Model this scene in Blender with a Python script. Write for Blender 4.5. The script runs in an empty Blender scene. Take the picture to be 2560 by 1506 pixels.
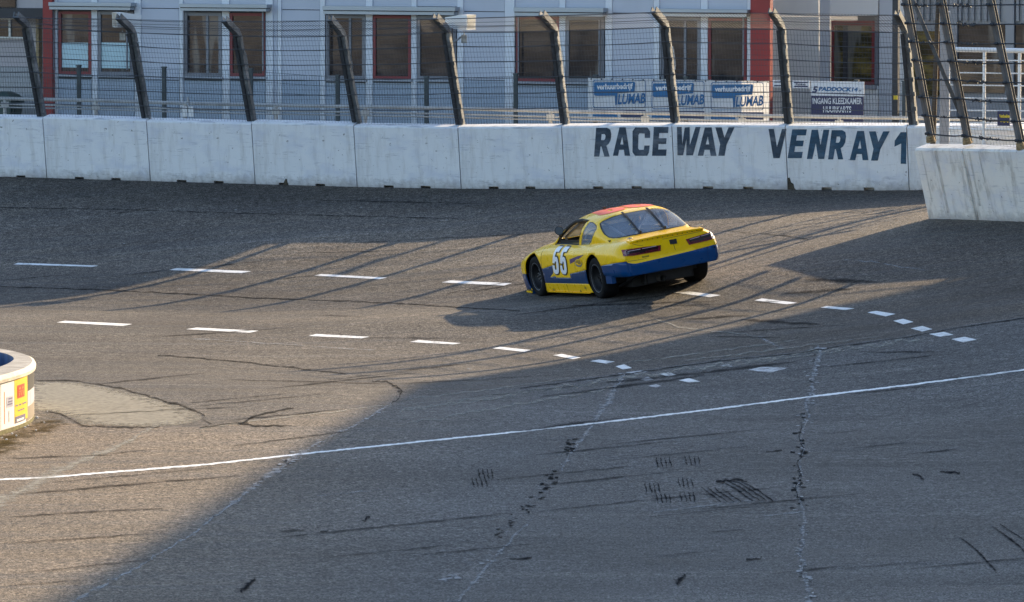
import bpy, bmesh, math, random
import numpy as np
from mathutils import Vector, Matrix
from mathutils.geometry import delaunay_2d_cdt

random.seed(7)
rng = np.random.default_rng(7)
S = bpy.context.scene
COL = S.collection

# ------------------------------------------------------------------ camera, sky, sun, exposure
FPX, W0, H0 = 14000.0, 2560.0, 1506.0          # focal length in photo pixels
CAM = np.array([0.0, 0.0, 6.5])
HORIZON = -300.0
PITCH = math.atan((753 - HORIZON) / FPX)
cam_d = bpy.data.cameras.new('camera')
cam = bpy.data.objects.new('camera', cam_d)
COL.objects.link(cam)
cam.location = CAM
cam.rotation_euler = (math.pi / 2 - PITCH, 0, 0)
cam_d.sensor_fit = 'HORIZONTAL'
cam_d.sensor_width = 36.0
cam_d.lens = 36.0 * FPX / W0
cam_d.clip_start, cam_d.clip_end = 1.0, 3000.0
cam_d.dof.use_dof = True
cam_d.dof.focus_distance = 84.5
cam_d.dof.aperture_fstop = 10.0
S.camera = cam

SUN_AZ, SUN_EL = 52.8, 21.4                     # azimuth counter-clockwise from +X
sdir = np.array([math.cos(math.radians(SUN_AZ)) * math.cos(math.radians(SUN_EL)),
                 math.sin(math.radians(SUN_AZ)) * math.cos(math.radians(SUN_EL)),
                 math.sin(math.radians(SUN_EL))])
world = bpy.data.worlds.new('World')
S.world = world
world.use_nodes = True
nt = world.node_tree
nt.nodes.clear()
wo = nt.nodes.new('ShaderNodeOutputWorld')
wb = nt.nodes.new('ShaderNodeBackground')
sky = nt.nodes.new('ShaderNodeTexSky')
sky.sky_type = 'NISHITA'
sky.sun_disc = False
sky.sun_elevation = math.radians(SUN_EL)
sky.sun_rotation = math.radians(90 - SUN_AZ)
sky.air_density = 1.0
sky.dust_density = 0.8
sky.ozone_density = 1.0
wb.inputs['Strength'].default_value = 0.15
nt.links.new(sky.outputs[0], wb.inputs[0])
nt.links.new(wb.outputs[0], wo.inputs[0])

sun_d = bpy.data.lights.new('sun', 'SUN')
sun = bpy.data.objects.new('sun', sun_d)
COL.objects.link(sun)
sun_d.energy = 5.0
sun_d.angle = math.radians(0.5)
sun_d.color = (1.0, 0.77, 0.48)
sun.rotation_euler = Vector(sdir).to_track_quat('Z', 'Y').to_euler()
sun.location = (0, 0, 60)

S.view_settings.view_transform = 'Standard'
S.view_settings.look = 'None'
S.view_settings.gamma = 1.0
S.view_settings.use_curve_mapping = False
S.view_settings.exposure = 1.3
S.render.engine = 'CYCLES'
S.cycles.max_bounces = 8
S.cycles.use_denoising = True

# ------------------------------------------------------------------ helpers
_F = np.array([0, math.cos(PITCH), -math.sin(PITCH)])
_U = np.array([0, math.sin(PITCH), math.cos(PITCH)])
_R = np.array([1.0, 0, 0])


def ray(px, py):
    d = _F + (px - 1280) / FPX * _R - (py - 753) / FPX * _U
    return d / d[1]


def at_depth(px, py, y):
    return CAM + ray(px, py) * y


def on_plane(px, py, p0, n):
    r = ray(px, py)
    t = np.dot(np.asarray(p0) - CAM, n) / np.dot(r, n)
    return CAM + r * t


def tag(o, label=None, cat=None, group=None, kind=None):
    if label: o['label'] = label
    if cat: o['category'] = cat
    if group: o['group'] = group
    if kind: o['kind'] = kind
    return o


def empty(name, loc, label=None, cat=None, group=None, mat=None):
    o = bpy.data.objects.new(name, None)
    COL.objects.link(o)
    o.empty_display_size = 0.2
    if mat is not None:
        o.matrix_world = mat
    else:
        o.location = loc
    o['_o'] = [float(v) for v in loc]
    return tag(o, label, cat, group)


def origin(o):
    """world offset of a parent's vertices (all parents here are unrotated, but the car)"""
    if o is None:
        return np.zeros(3)
    if '_o' in o:
        return np.array(o['_o'][:])
    return np.zeros(3)


def mesh_obj(name, verts, faces, mats, parent=None, smooth=False, mi=None, local=False, base=None):
    """one mesh object; verts are world coordinates unless local"""
    v = np.asarray(verts, float).reshape(-1, 3)
    off = np.zeros(3)
    if not local:
        if parent is not None:
            off = origin(parent)
        elif base is not None:
            off = np.asarray(base, float)
    me = bpy.data.meshes.new(name)
    me.from_pydata((v - off).tolist(), [], [tuple(int(i) for i in f) for f in faces])
    for m in (mats if isinstance(mats, (list, tuple)) else [mats]):
        me.materials.append(m)
    if mi is not None:
        me.polygons.foreach_set('material_index', np.asarray(mi, np.int32))
    if smooth:
        me.polygons.foreach_set('use_smooth', np.ones(len(me.polygons), bool))
    me.update()
    o = bpy.data.objects.new(name, me)
    COL.objects.link(o)
    o['_o'] = [float(x) for x in (origin(parent) if parent is not None else off)]
    if parent is not None:
        o.parent = parent
    elif base is not None and not local:
        o.location = off
    return o


class MB:
    """collects shapes into one mesh"""
    def __init__(self):
        self.v, self.f, self.m = [], [], []

    def add(self, vs, fs, m=0):
        b = len(self.v)
        self.v.extend([tuple(map(float, p)) for p in vs])
        self.f.extend([tuple(b + i for i in f) for f in fs])
        self.m.extend([m] * len(fs))

    def hexa(self, p, m=0):      # 4 bottom (ccw from above), 4 top
        self.add(p, [(3, 2, 1, 0), (4, 5, 6, 7), (0, 1, 5, 4), (1, 2, 6, 5), (2, 3, 7, 6), (3, 0, 4, 7)], m)

    def box(self, a, b, ex=(1, 0, 0), ey=(0, 1, 0), ez=(0, 0, 1), o=(0, 0, 0), m=0):
        ex, ey, ez, o = map(np.asarray, (ex, ey, ez, o))
        P = lambda x, y, z: o + ex * x + ey * y + ez * z
        x0, y0, z0 = a
        x1, y1, z1 = b
        self.hexa([P(x0, y0, z0), P(x1, y0, z0), P(x1, y1, z0), P(x0, y1, z0),
                   P(x0, y0, z1), P(x1, y0, z1), P(x1, y1, z1), P(x0, y1, z1)], m)

    def loft(self, rings, m=0, cap=True, closed=True):
        n = len(rings[0])
        vs = [p for r in rings for p in r]
        fs = []
        for i in range(len(rings) - 1):
            for j in range(n if closed else n - 1):
                k = (j + 1) % n
                fs.append((i * n + j, i * n + k, (i + 1) * n + k, (i + 1) * n + j))
        if cap and closed:
            fs.append(tuple(range(n - 1, -1, -1)))
            fs.append(tuple((len(rings) - 1) * n + j for j in range(n)))
        self.add(vs, fs, m)

    def tube(self, pts, r, n=6, m=0, cap=True):
        pts = [np.asarray(p, float) for p in pts]
        rr = r if isinstance(r, (list, tuple)) else [r] * len(pts)
        rings = []
        t0 = pts[-1] - pts[0]
        ref = np.array([0, 0, 1.0]) if abs(t0[2]) < 0.8 * np.linalg.norm(t0) else np.array([0, 1.0, 0])
        for i, p in enumerate(pts):
            t = pts[min(i + 1, len(pts) - 1)] - pts[max(i - 1, 0)]
            t = t / (np.linalg.norm(t) + 1e-12)
            a = np.cross(t, ref); a /= np.linalg.norm(a) + 1e-12
            b = np.cross(a, t)
            rings.append([p + rr[i] * (math.cos(2 * math.pi * k / n) * a + math.sin(2 * math.pi * k / n) * b) for k in range(n)])
        self.loft(rings, m, cap)

    def build(self, name, mats, parent=None, smooth=False, local=False, base=None):
        return mesh_obj(name, self.v, self.f, mats, parent, smooth, self.m if isinstance(mats, (list, tuple)) else None, local, base)


# ------------------------------------------------------------------ materials
def nmat(name):
    m = bpy.data.materials.new(name)
    m.use_nodes = True
    t = m.node_tree
    return m, t, t.nodes['Principled BSDF'], t.nodes['Material Output']


class N:
    """tiny node-graph helper"""
    def __init__(self, t):
        self.t = t
        self.co = t.nodes.new('ShaderNodeTexCoord').outputs['Object']

    def link(self, a, b):
        self.t.links.new(a, b)

    def mapping(self, scale=(1, 1, 1), rot=(0, 0, 0), loc=(0, 0, 0)):
        n = self.t.nodes.new('ShaderNodeMapping')
        n.inputs['Scale'].default_value = scale
        n.inputs['Rotation'].default_value = rot
        n.inputs['Location'].default_value = loc
        self.link(self.co, n.inputs[0])
        return n.outputs[0]

    def noise(self, scale, detail=4, rough=0.55, vec=None, dist=0.0):
        n = self.t.nodes.new('ShaderNodeTexNoise')
        n.inputs['Scale'].default_value = scale
        n.inputs['Detail'].default_value = detail
        n.inputs['Roughness'].default_value = rough
        n.inputs['Distortion'].default_value = dist
        self.link(vec or self.co, n.inputs['Vector'])
        return n.outputs['Fac']

    def voronoi(self, scale, vec=None, feature='F1'):
        n = self.t.nodes.new('ShaderNodeTexVoronoi')
        n.feature = feature
        n.inputs['Scale'].default_value = scale
        self.link(vec or self.co, n.inputs['Vector'])
        return n.outputs[0]

    def ramp(self, fac, *stops):
        n = self.t.nodes.new('ShaderNodeValToRGB')
        cr = n.color_ramp
        while len(cr.elements) < len(stops):
            cr.elements.new(0.5)
        for e, (p, c) in zip(cr.elements, stops):
            e.position = p
            e.color = (c, c, c, 1) if not isinstance(c, tuple) else (*c, 1)
        self.link(fac, n.inputs[0])
        return n.outputs[0]

    def mix(self, fac, a, b, mode='MIX'):
        n = self.t.nodes.new('ShaderNodeMix')
        n.data_type = 'RGBA'
        n.blend_type = mode
        for s, v in ((n.inputs[0], fac), (n.inputs[6], a), (n.inputs[7], b)):
            if isinstance(v, (int, float)):
                s.default_value = v if s == n.inputs[0] else (v, v, v, 1)
            elif isinstance(v, tuple):
                s.default_value = (*v, 1)
            else:
                self.link(v, s)
        return n.outputs[2]

    def math(self, op, a, b=0.0):
        n = self.t.nodes.new('ShaderNodeMath')
        n.operation = op
        for s, v in ((n.inputs[0], a), (n.inputs[1], b)):
            if isinstance(v, (int, float)):
                s.default_value = v
            else:
                self.link(v, s)
        return n.outputs[0]

    def attr(self, name):
        n = self.t.nodes.new('ShaderNodeAttribute')
        n.attribute_name = name
        return n.outputs['Fac']

    def bump(self, h, strength, dist, to):
        n = self.t.nodes.new('ShaderNodeBump')
        n.inputs['Strength'].default_value = strength
        n.inputs['Distance'].default_value = dist
        self.link(h, n.inputs['Height'])
        self.link(n.outputs[0], to)


def simple(name, col, rough=0.6, metal=0.0, var=0.12, scale=6.0, bump=0.0, spec=0.5, coat=0.0, stretch=(1, 1, 1), dirt=None, dirt_amt=0.5):
    m, t, b, o = nmat(name)
    n = N(t)
    f = n.noise(scale, 5, 0.6, n.mapping(stretch))
    lo = tuple(c * (1 - var) for c in col)
    hi = tuple(min(1, c * (1 + var)) for c in col)
    c = n.ramp(f, (0.3, lo), (0.7, hi))
    if dirt:
        g = n.ramp(n.noise(scale * 0.45, 7, 0.7, n.mapping(stretch, loc=(3, 7, 1))), (0.48, 0.0), (0.75, dirt_amt))
        c = n.mix(g, c, dirt)
    n.link(c, b.inputs['Base Color'])
    b.inputs['Roughness'].default_value = rough
    b.inputs['Metallic'].default_value = metal
    b.inputs['Specular IOR Level'].default_value = spec
    if coat:
        b.inputs['Coat Weight'].default_value = coat
        b.inputs['Coat Roughness'].default_value = 0.06
    if bump:
        n.bump(n.noise(scale * 6, 4, 0.6), bump, 0.02, b.inputs['Normal'])
    return m


def paint_on_asphalt(name, col, wear=0.25, scale=9.0):
    """worn road paint: the asphalt shows through where it has rubbed off"""
    m, t, b, o = nmat(name)
    n = N(t)
    f = n.noise(scale, 8, 0.75, n.mapping((1, 1, 1)))
    fine = n.noise(scale * 7, 3, 0.6)
    k = n.ramp(n.math('ADD', n.math('MULTIPLY', f, 0.7), n.math('MULTIPLY', fine, 0.3)), (max(0.0, wear - 0.06), 1.0), (wear + 0.10, 0.0))
    c = n.mix(k, col, (0.09, 0.088, 0.085))
    c = n.mix(n.ramp(n.noise(2.2, 4), (0.4, 0.0), (0.75, 0.25)), c, (0.30, 0.29, 0.27))
    n.link(c, b.inputs['Base Color'])
    b.inputs['Roughness'].default_value = 0.7
    return m


def patchy(name, col, rough=0.8, lo=0.42, hi=0.58, scale=8.0, stretch=(1, 1, 1), detail=6, var=0.2, amount=1.0, ew=0.35):
    """stain, rubber or filler on the road, with ragged see-through edges"""
    m, t, b, o = nmat(name)
    n = N(t)
    f = n.noise(scale, detail, 0.7, n.mapping(stretch))
    n.link(n.ramp(n.noise(scale * 2, 3), (0.3, tuple(c * (1 - var) for c in col)), (0.7, tuple(c * (1 + var) for c in col))), b.inputs['Base Color'])
    b.inputs['Roughness'].default_value = rough
    b.inputs['Specular IOR Level'].default_value = 0.3 if max(col) > .1 else 0.0
    edge = n.attr('edge')
    a = n.math('ADD', f, n.math('MULTIPLY', n.math('SUBTRACT', edge, 0.5), ew))
    a = n.ramp(a, (lo, 0.0), (hi, amount))
    tr = t.nodes.new('ShaderNodeBsdfTransparent')
    mx = t.nodes.new('ShaderNodeMixShader')
    n.link(a, mx.inputs[0]); n.link(tr.outputs[0], mx.inputs[1]); n.link(b.outputs[0], mx.inputs[2])
    n.link(mx.outputs[0], o.inputs['Surface'])
    return m


def asphalt():
    m, t, b, o = nmat('asphalt')
    n = N(t)
    A = math.radians(-38)
    zone = n.attr('apron')        # 0 on the banked track, 1 on the flat apron
    infl = n.attr('infield')
    edge = n.ramp(zone, (0.44, 0.0), (0.56, 1.0))
    grime_shade = n.attr('grime_shade')
    track = n.mix(n.ramp(n.noise(0.35, 4, 0.6), (0.35, 0.0), (0.7, 1.0)), (0.076, 0.065, 0.056), (0.112, 0.097, 0.081))
    track = n.mix(n.attr('outer'), track, n.mix(1.0, track, (1.28, 1.26, 1.22), 'MULTIPLY'))  # lifts the dim sunlit lane through its colour
    apron = n.mix(n.ramp(n.noise(0.5, 5, 0.6), (0.35, 0.0), (0.7, 1.0)), (0.068, 0.067, 0.066), (0.104, 0.102, 0.101))
    apron = n.mix(n.ramp(infl, (0.0, 0.0), (1.0, 0.9)), apron, (0.160, 0.125, 0.090))  # paler and warmer to carry the sunlight there
    c = n.mix(edge, track, apron)
    c = n.mix(n.math('MULTIPLY', grime_shade, n.ramp(n.noise(0.6, 4, 0.6, n.mapping((0.3, 1, 1), (0, 0, math.radians(-35)))), (0.25, 0.55), (0.7, 1.0))), c, n.mix(1.0, c, (0.72, 0.70, 0.69), 'MULTIPLY'))
    # rubbered streaks that follow the direction of travel
    st = n.noise(1.0, 6, 0.65, n.mapping((0.10, 2.6, 1), (0, 0, math.radians(-40))))
    c = n.mix(n.ramp(st, (0.46, 0.0), (0.72, 0.55)), c, (0.052, 0.050, 0.050))
    st2 = n.noise(1.0, 5, 0.6, n.mapping((0.07, 1.7, 1), (0, 0, math.radians(-12)), (5, 3, 0)))
    c = n.mix(n.math('MULTIPLY', n.ramp(st2, (0.50, 0.0), (0.75, 0.5)), n.math('SUBTRACT', 1.0, edge)), c, (0.060, 0.057, 0.055))
    pal = n.noise(1.0, 5, 0.6, n.mapping((0.12, 1.9, 1), (0, 0, math.radians(-42)), (9, 1, 0)))
    c = n.mix(n.ramp(pal, (0.55, 0.0), (0.8, 0.35)), c, (0.21, 0.195, 0.18))
    big = n.noise(0.16, 5, 0.62, n.mapping((0.55, 1, 1), (0, 0, math.radians(-40)), (1, 7, 0)))
    c = n.mix(1.0, c, n.ramp(big, (0.32, 0.72), (0.5, 1.0), (0.7, 1.22)), 'MULTIPLY')
    # aggregate: pale and dark stones, coarse enough to read at a low angle
    a1 = n.noise(7.0, 3, 0.8)
    c = n.mix(0.85, c, n.ramp(a1, (0.30, 0.62), (0.5, 1.0), (0.70, 1.40)), 'MULTIPLY')
    a2 = n.noise(15.0, 2, 0.7)
    c = n.mix(0.8, c, n.ramp(a2, (0.34, 0.52), (0.5, 1.0), (0.66, 1.5)), 'MULTIPLY')
    a3 = n.noise(44.0, 1, 0.6)
    c = n.mix(1.0, c, n.ramp(a3, (0.36, 0.34), (0.5, 0.96), (0.64, 1.85)), 'MULTIPLY')
    # dark crumbs of rubber and a few pale chips
    vv = n.voronoi(4.6, n.mapping((1, 0.8, 0.01), (0, 0, .5)))
    sel = n.ramp(n.noise(0.8, 3, 0.6, n.mapping((1, 1, 1), loc=(4, 4, 0))), (0.40, 0.0), (0.60, 1.0))
    sel = n.math('MULTIPLY', sel, n.math('ADD', 0.25, n.math('MULTIPLY', infl, 0.75)))
    c = n.mix(n.math('MULTIPLY', n.math('MULTIPLY', n.ramp(vv, (0.08, 1.0), (0.17, 0.0)), sel), edge), c, (0.012, 0.012, 0.012))
    v2 = n.voronoi(1.1, n.mapping((1, 1, 0.01), loc=(2, 5, 0)))
    c = n.mix(n.ramp(v2, (0.018, 0.7), (0.03, 0.0)), c, (0.42, 0.41, 0.39))
    n.link(c, b.inputs['Base Color'])
    n.link(n.ramp(st, (0.4, 0.82), (0.75, 0.66)), b.inputs['Roughness'])
    b.inputs['Specular IOR Level'].default_value = 0.14
    n.bump(n.math('ADD', n.noise(30.0, 4, 0.7), n.math('MULTIPLY', a1, 0.8)), 0.75, 0.02, b.inputs['Normal'])
    return m


def barrier_paint(name, tint=(0.74, 0.745, 0.75), stain=(0.30, 0.27, 0.22), amt=0.55):
    m, t, b, o = nmat(name)
    n = N(t)
    c = n.ramp(n.noise(0.9, 5, 0.6), (0.3, tuple(x * 0.90 for x in tint)), (0.7, tint))
    # runs of dirt down the face
    s = n.noise(1.0, 6, 0.7, n.mapping((7.0, 7.0, 0.35)))
    c = n.mix(n.ramp(s, (0.52, 0.0), (0.80, amt)), c, stain)
    # scuffs along the wall
    s2 = n.noise(1.0, 6, 0.75, n.mapping((1.6, 1.6, 16.0), loc=(3, 1, 8)))
    c = n.mix(n.ramp(s2, (0.57, 0.0), (0.68, 0.65)), c, (0.25, 0.26, 0.30))
    s4 = n.noise(1.0, 7, 0.8, n.mapping((1.1, 1.1, 34.0), loc=(1, 9, 2)))
    c = n.mix(n.ramp(s4, (0.635, 0.0), (0.66, 0.75)), c, (0.07, 0.07, 0.075))
    s3 = n.noise(1.7, 4, 0.6, n.mapping((1, 1, 1.8), loc=(8, 2, 5)))
    c = n.mix(n.ramp(s3, (0.50, 0.0), (0.68, 0.4)), c, (0.46, 0.49, 0.60))
    chips = n.noise(13.0, 4, 0.7)
    c = n.mix(n.ramp(chips, (0.655, 0.0), (0.69, 0.85)), c, (0.11, 0.10, 0.09))
    # splash dirt on the lowest hand's breadth
    low = n.attr('height')
    dd = n.math('ADD', low, n.math('MULTIPLY', n.noise(9.0, 5, 0.7), 0.35))
    c = n.mix(n.ramp(dd, (0.12, 0.75), (0.34, 0.0)), c, (0.20, 0.18, 0.16))
    n.link(c, b.inputs['Base Color'])
    b.inputs['Roughness'].default_value = 0.62
    n.bump(n.noise(14.0, 5, 0.6), 0.25, 0.02, b.inputs['Normal'])
    return m


M = {}
M['asphalt'] = asphalt()
M['barrier'] = barrier_paint('barrier_paint')
M['near_barrier'] = barrier_paint('stained_barrier_paint', (0.72, 0.70, 0.66), (0.16, 0.13, 0.10), 0.75)
M['lane_paint'] = paint_on_asphalt('lane_paint', (0.74, 0.74, 0.73), 0.40, 7.0)
M['worn_paint'] = paint_on_asphalt('worn_paint', (0.52, 0.53, 0.55), 0.47, 8.0)
M['wall_letter'] = simple('letter_paint', (0.028, 0.048, 0.075), 0.65, var=0.5, scale=5, dirt=(0.30, 0.32, 0.36), dirt_amt=0.45, stretch=(1, 1, 2.5))
M['letter_blue'] = simple('letter_paint_blue', (0.016, 0.058, 0.105), 0.65, var=0.4, scale=5, dirt=(0.20, 0.25, 0.32), dirt_amt=0.35, stretch=(1, 1, 2.5))
M['post'] = simple('weathered_steel', (0.085, 0.092, 0.10), 0.55, 0.25, 0.55, 9, stretch=(1, 1, 0.5), dirt=(0.42, 0.43, 0.44), dirt_amt=0.8)
M['post_dark'] = simple('dark_steel', (0.035, 0.038, 0.045), 0.55, 0.3, 0.4, 8)
M['galv'] = simple('galvanised_steel', (0.33, 0.34, 0.35), 0.42, 0.6, 0.3, 7, dirt=(0.10, 0.10, 0.10), dirt_amt=0.5)
M['wire'] = simple('fence_wire', (0.055, 0.058, 0.065), 0.5, 0.3, 0.3, 4)
M['cable'] = simple('steel_cable', (0.07, 0.075, 0.085), 0.5, 0.3, 0.3, 4)
M['near_steel'] = simple('near_fence_steel', (0.11, 0.115, 0.125), 0.5, 0.2, 0.35, 8, stretch=(1, 1, .4), dirt=(0.07, 0.07, 0.07), dirt_amt=0.6)
M['green_post'] = simple('green_grey_post', (0.05, 0.065, 0.07), 0.55, 0.1, 0.3, 6)
M['panel'] = simple('facade_panel', (0.40, 0.43, 0.50), 0.45, 0.0, 0.05, 0.7, dirt=(0.30, 0.31, 0.35), dirt_amt=0.35, stretch=(1, 1, 0.3))
M['strip'] = simple('facade_strip', (0.56, 0.59, 0.64), 0.45, 0.0, 0.06, 0.8, dirt=(0.35, 0.36, 0.38), dirt_amt=0.3, stretch=(1, 1, 0.3))
M['lowpanel'] = simple('facade_low_panel', (0.30, 0.36, 0.44), 0.5, 0.0, 0.06, 0.7, dirt=(0.22, 0.25, 0.29), dirt_amt=0.4)
M['white_panel'] = simple('white_panel', (0.80, 0.80, 0.79), 0.5, 0.0, 0.05, 0.8, dirt=(0.42, 0.41, 0.40), dirt_amt=0.3, stretch=(1, 1, 0.3))
M['grey_clad'] = simple('grey_cladding', (0.30, 0.31, 0.33), 0.5, 0.1, 0.10, 0.8)
M['joint'] = simple('joint_core', (0.09, 0.10, 0.12), 0.8, var=0.1)  # dark wall core that shows in the panel joints
M['red'] = simple('red_paint', (0.23, 0.013, 0.013), 0.5, var=0.14, scale=1.5, dirt=(0.16, 0.02, 0.02), dirt_amt=0.5)
M['red_frame'] = simple('red_frame', (0.17, 0.014, 0.02), 0.45, var=0.15, scale=2)
M['grey_frame'] = simple('grey_frame', (0.16, 0.17, 0.20), 0.45, 0.2, 0.15, 2)
M['sill'] = simple('grey_sill', (0.30, 0.32, 0.36), 0.5, var=0.15, scale=3)
M['awning'] = simple('awning_metal', (0.34, 0.37, 0.40), 0.4, 0.2, 0.1, 2, stretch=(0.3, 0.3, 2))
M['awning_dark'] = simple('awning_slot', (0.03, 0.032, 0.036), 0.6, var=0.2)
M['cyan_film'] = simple('pale_blue_film', (0.38, 0.53, 0.58), 0.4, var=0.12, scale=1.5)
M['concrete'] = simple('bare_concrete', (0.31, 0.29, 0.26), 0.85, 0.0, 0.35, 5, bump=0.4, dirt=(0.08, 0.075, 0.06), dirt_amt=0.7, stretch=(1, 2.5, 1))
M['white_plain'] = simple('white_plain', (0.74, 0.73, 0.71), 0.6, var=0.05, scale=2)
M['white_metal'] = simple('white_metal', (0.76, 0.76, 0.75), 0.45, 0.0, 0.1, 3, dirt=(0.45, 0.43, 0.40), dirt_amt=0.4)
M['rail'] = simple('rail_steel', (0.38, 0.38, 0.37), 0.5, 0.2, 0.2, 4, dirt=(0.25, 0.24, 0.22), dirt_amt=0.4)
M['black'] = simple('matt_black', (0.012, 0.012, 0.013), 0.7, var=0.3)
M['fascia'] = simple('dark_fascia', (0.028, 0.028, 0.034), 0.6, var=0.2, scale=1)
M['lilac_wall'] = simple('weathered_render', (0.42, 0.39, 0.40), 0.7, var=0.1, scale=1.0, dirt=(0.27, 0.24, 0.25), dirt_amt=0.5, stretch=(1, 1, 0.2))
M['bin'] = simple('bin_plastic', (0.022, 0.050, 0.045), 0.5, var=0.25, scale=3)
M['sign_blue'] = simple('sign_blue', (0.010, 0.014, 0.075), 0.45, var=0.15, scale=3)
M['sign_white'] = simple('sign_white', (0.66, 0.66, 0.67), 0.5, var=0.06, scale=3)
M['print_blue'] = simple('print_blue', (0.008, 0.11, 0.27), 0.5, var=0.12, scale=5)
M['print_dark'] = simple('print_dark', (0.02, 0.035, 0.10), 0.5, var=0.12, scale=5)
M['poster_yellow'] = simple('poster_yellow', (0.80, 0.50, 0.015), 0.45, var=0.06, scale=3)
M['poster_red'] = simple('poster_red', (0.55, 0.035, 0.012), 0.45, var=0.2, scale=9)
M['poster_orange'] = simple('poster_orange', (0.70, 0.16, 0.02), 0.45, var=0.2, scale=9)
M['poster_grey'] = simple('poster_grey', (0.035, 0.036, 0.038), 0.4, var=0.2, scale=4)
M['poster_violet'] = simple('poster_violet', (0.13, 0.12, 0.22), 0.5, var=0.2, scale=6)
M['poster_lilac'] = simple('poster_lilac', (0.42, 0.42, 0.52), 0.5, var=0.2, scale=6)
M['poster_brown'] = simple('poster_brown', (0.24, 0.20, 0.16), 0.5, var=0.2, scale=4, stretch=(6, 6, 0.5))
M['moss'] = simple('mossy_foot', (0.12, 0.11, 0.04), 0.9, var=0.5, scale=14, bump=0.5)
M['rust'] = simple('rusty_foot', (0.30, 0.22, 0.12), 0.8, 0.0, 0.5, 12, bump=0.5)
M['tag_yellow'] = simple('tag_yellow', (0.75, 0.55, 0.02), 0.5, var=0.1)
M['earth'] = simple('dark_earth', (0.06, 0.05, 0.035), 0.95, var=0.5, scale=12, bump=0.6)


def glass_dark(name, tint=(0.016, 0.017, 0.020), warm=(0.060, 0.052, 0.050)):
    m, t, b, o = nmat(name)
    n = N(t)
    f = n.noise(1.0, 6, 0.7, n.mapping((1.2, 1.2, 3.5)))
    g = n.noise(1.0, 3, 0.5, n.mapping((2.2, 2.2, 0.3), loc=(3, 3, 3)))
    c = n.mix(n.ramp(f, (0.46, 0.0), (0.66, 1.0)), tint, warm)
    c = n.mix(n.ramp(g, (0.58, 0.0), (0.62, 0.7)), c, (0.17, 0.165, 0.15))
    n.link(c, b.inputs['Base Color'])
    b.inputs['Roughness'].default_value = 0.09
    b.inputs['Specular IOR Level'].default_value = 0.6
    n.bump(n.noise(0.8, 2, 0.5), 0.12, 0.05, b.inputs['Normal'])
    return m


M['pane'] = glass_dark('window_glass')
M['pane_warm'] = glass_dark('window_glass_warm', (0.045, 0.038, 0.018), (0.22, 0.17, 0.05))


def banner_cloth():
    m, t, b, o = nmat('banner_cloth')
    n = N(t)
    n.link(n.ramp(n.noise(3.0, 4), (0.3, (0.66, 0.67, 0.69)), (0.7, (0.74, 0.74, 0.75))), b.inputs['Base Color'])
    b.inputs['Roughness'].default_value = 0.5
    tl = t.nodes.new('ShaderNodeBsdfTranslucent')
    tl.inputs['Color'].default_value = (0.72, 0.70, 0.64, 1)
    mx = t.nodes.new('ShaderNodeMixShader')
    mx.inputs[0].default_value = 0.30
    n.link(b.outputs[0], mx.inputs[1]); n.link(tl.outputs[0], mx.inputs[2])
    n.link(mx.outputs[0], o.inputs['Surface'])
    return m


M['banner'] = banner_cloth()

# ------------------------------------------------------------------ the ground: a banked turn round a flat apron
CTRL = np.array([
    (-7.65, 93.44, .08), (-4.96, 91.76, .09), (-2.62, 90.01, .12), (-.55, 88.06, .16), (3.87, 82.27, .30), (4.70, 80.74, .32),
    (5.26, 79.56, .33), (5.48, 78.25, .33), (5.85, 76.28, .31), (6.12, 75.52, .29),
    (-6.33, 83.74, -.13), (-4.25, 82.35, -.13), (-2.51, 81.12, -.12), (-1.08, 80.07, -.12), (.01, 78.84, -.13), (1.26, 76.90, -.12),
    (1.84, 75.33, -.12), (2.30, 73.81, -.12), (1.35, 84.02, .22), (2.83, 84.58, .46), (.42, 86.54, .07),
    (-9.14, 99.83, 1.22), (-6.37, 98.91, 1.19), (-4.50, 98.29, 1.17), (-2.69, 97.70, 1.15), (-.88, 97.12, 1.15), (.91, 96.57, 1.18),
    (2.82, 96.01, 1.22), (4.74, 95.45, 1.23), (6.75, 94.86, 1.25), (6.65, 88.57, 1.16), (7.89, 86.11, 1.17),
    (-3.55, 93.56, .48), (-1.57, 93.16, .54), (.13, 92.49, .64), (3.77, 84.94, .63),
    (-7.40, 88.31, -.20), (-5.74, 87.61, -.20), (-3.93, 87.05, -.15), (-1.83, 86.77, -.04), (-1.17, 81.94, .02),
    (-5.49, 64.88, 0), (0, 64.88, 0), (6.12, 69.9, 0), (-4.27, 50.35, 0), (0, 50.35, 0), (4.42, 50.35, 0), (-3.46, 71.01, 0),
    (8.5, 72.0, .45), (8.6, 78.5, .75), (11, 80, 1.2), (-11, 96, .25), (-12, 101, 1.22), (-11, 86, -.2), (10, 60, .1), (-10, 70, -.05)])


def _tps_fit(P):
    D = np.linalg.norm(P[:, None, :2] - P[None, :, :2], axis=2)
    k = np.where(D > 0, D ** 2 * np.log(D + 1e-9), 0) / 100.0
    n = len(P)
    A = np.c_[np.ones(n), P[:, :2]]
    Mx = np.block([[k + 2e-3 * np.eye(n), A], [A.T, np.zeros((3, 3))]])
    w = np.linalg.solve(Mx, np.r_[P[:, 2], 0, 0, 0])
    return w


_TW = _tps_fit(CTRL)
WALL_POLY = np.polyfit(CTRL[21:30, 0], CTRL[21:30, 1], 2)
NEAR = [(6.60, 88.45), (7.40, 87.40), (8.10, 86.55), (9.60, 85.7), (13.2, 83.2), (16.0, 76.0), (16.5, 60.0), (14.0, 40.0)]
ZB = 1.2                                       # level behind the wall


def wall_y(x):
    return np.polyval(WALL_POLY, np.clip(x, -40, 14))


def near_x(y):
    ys = [p[1] for p in NEAR][::-1]
    xs = [p[0] for p in NEAR][::-1]
    return np.interp(y, ys, xs)


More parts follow.
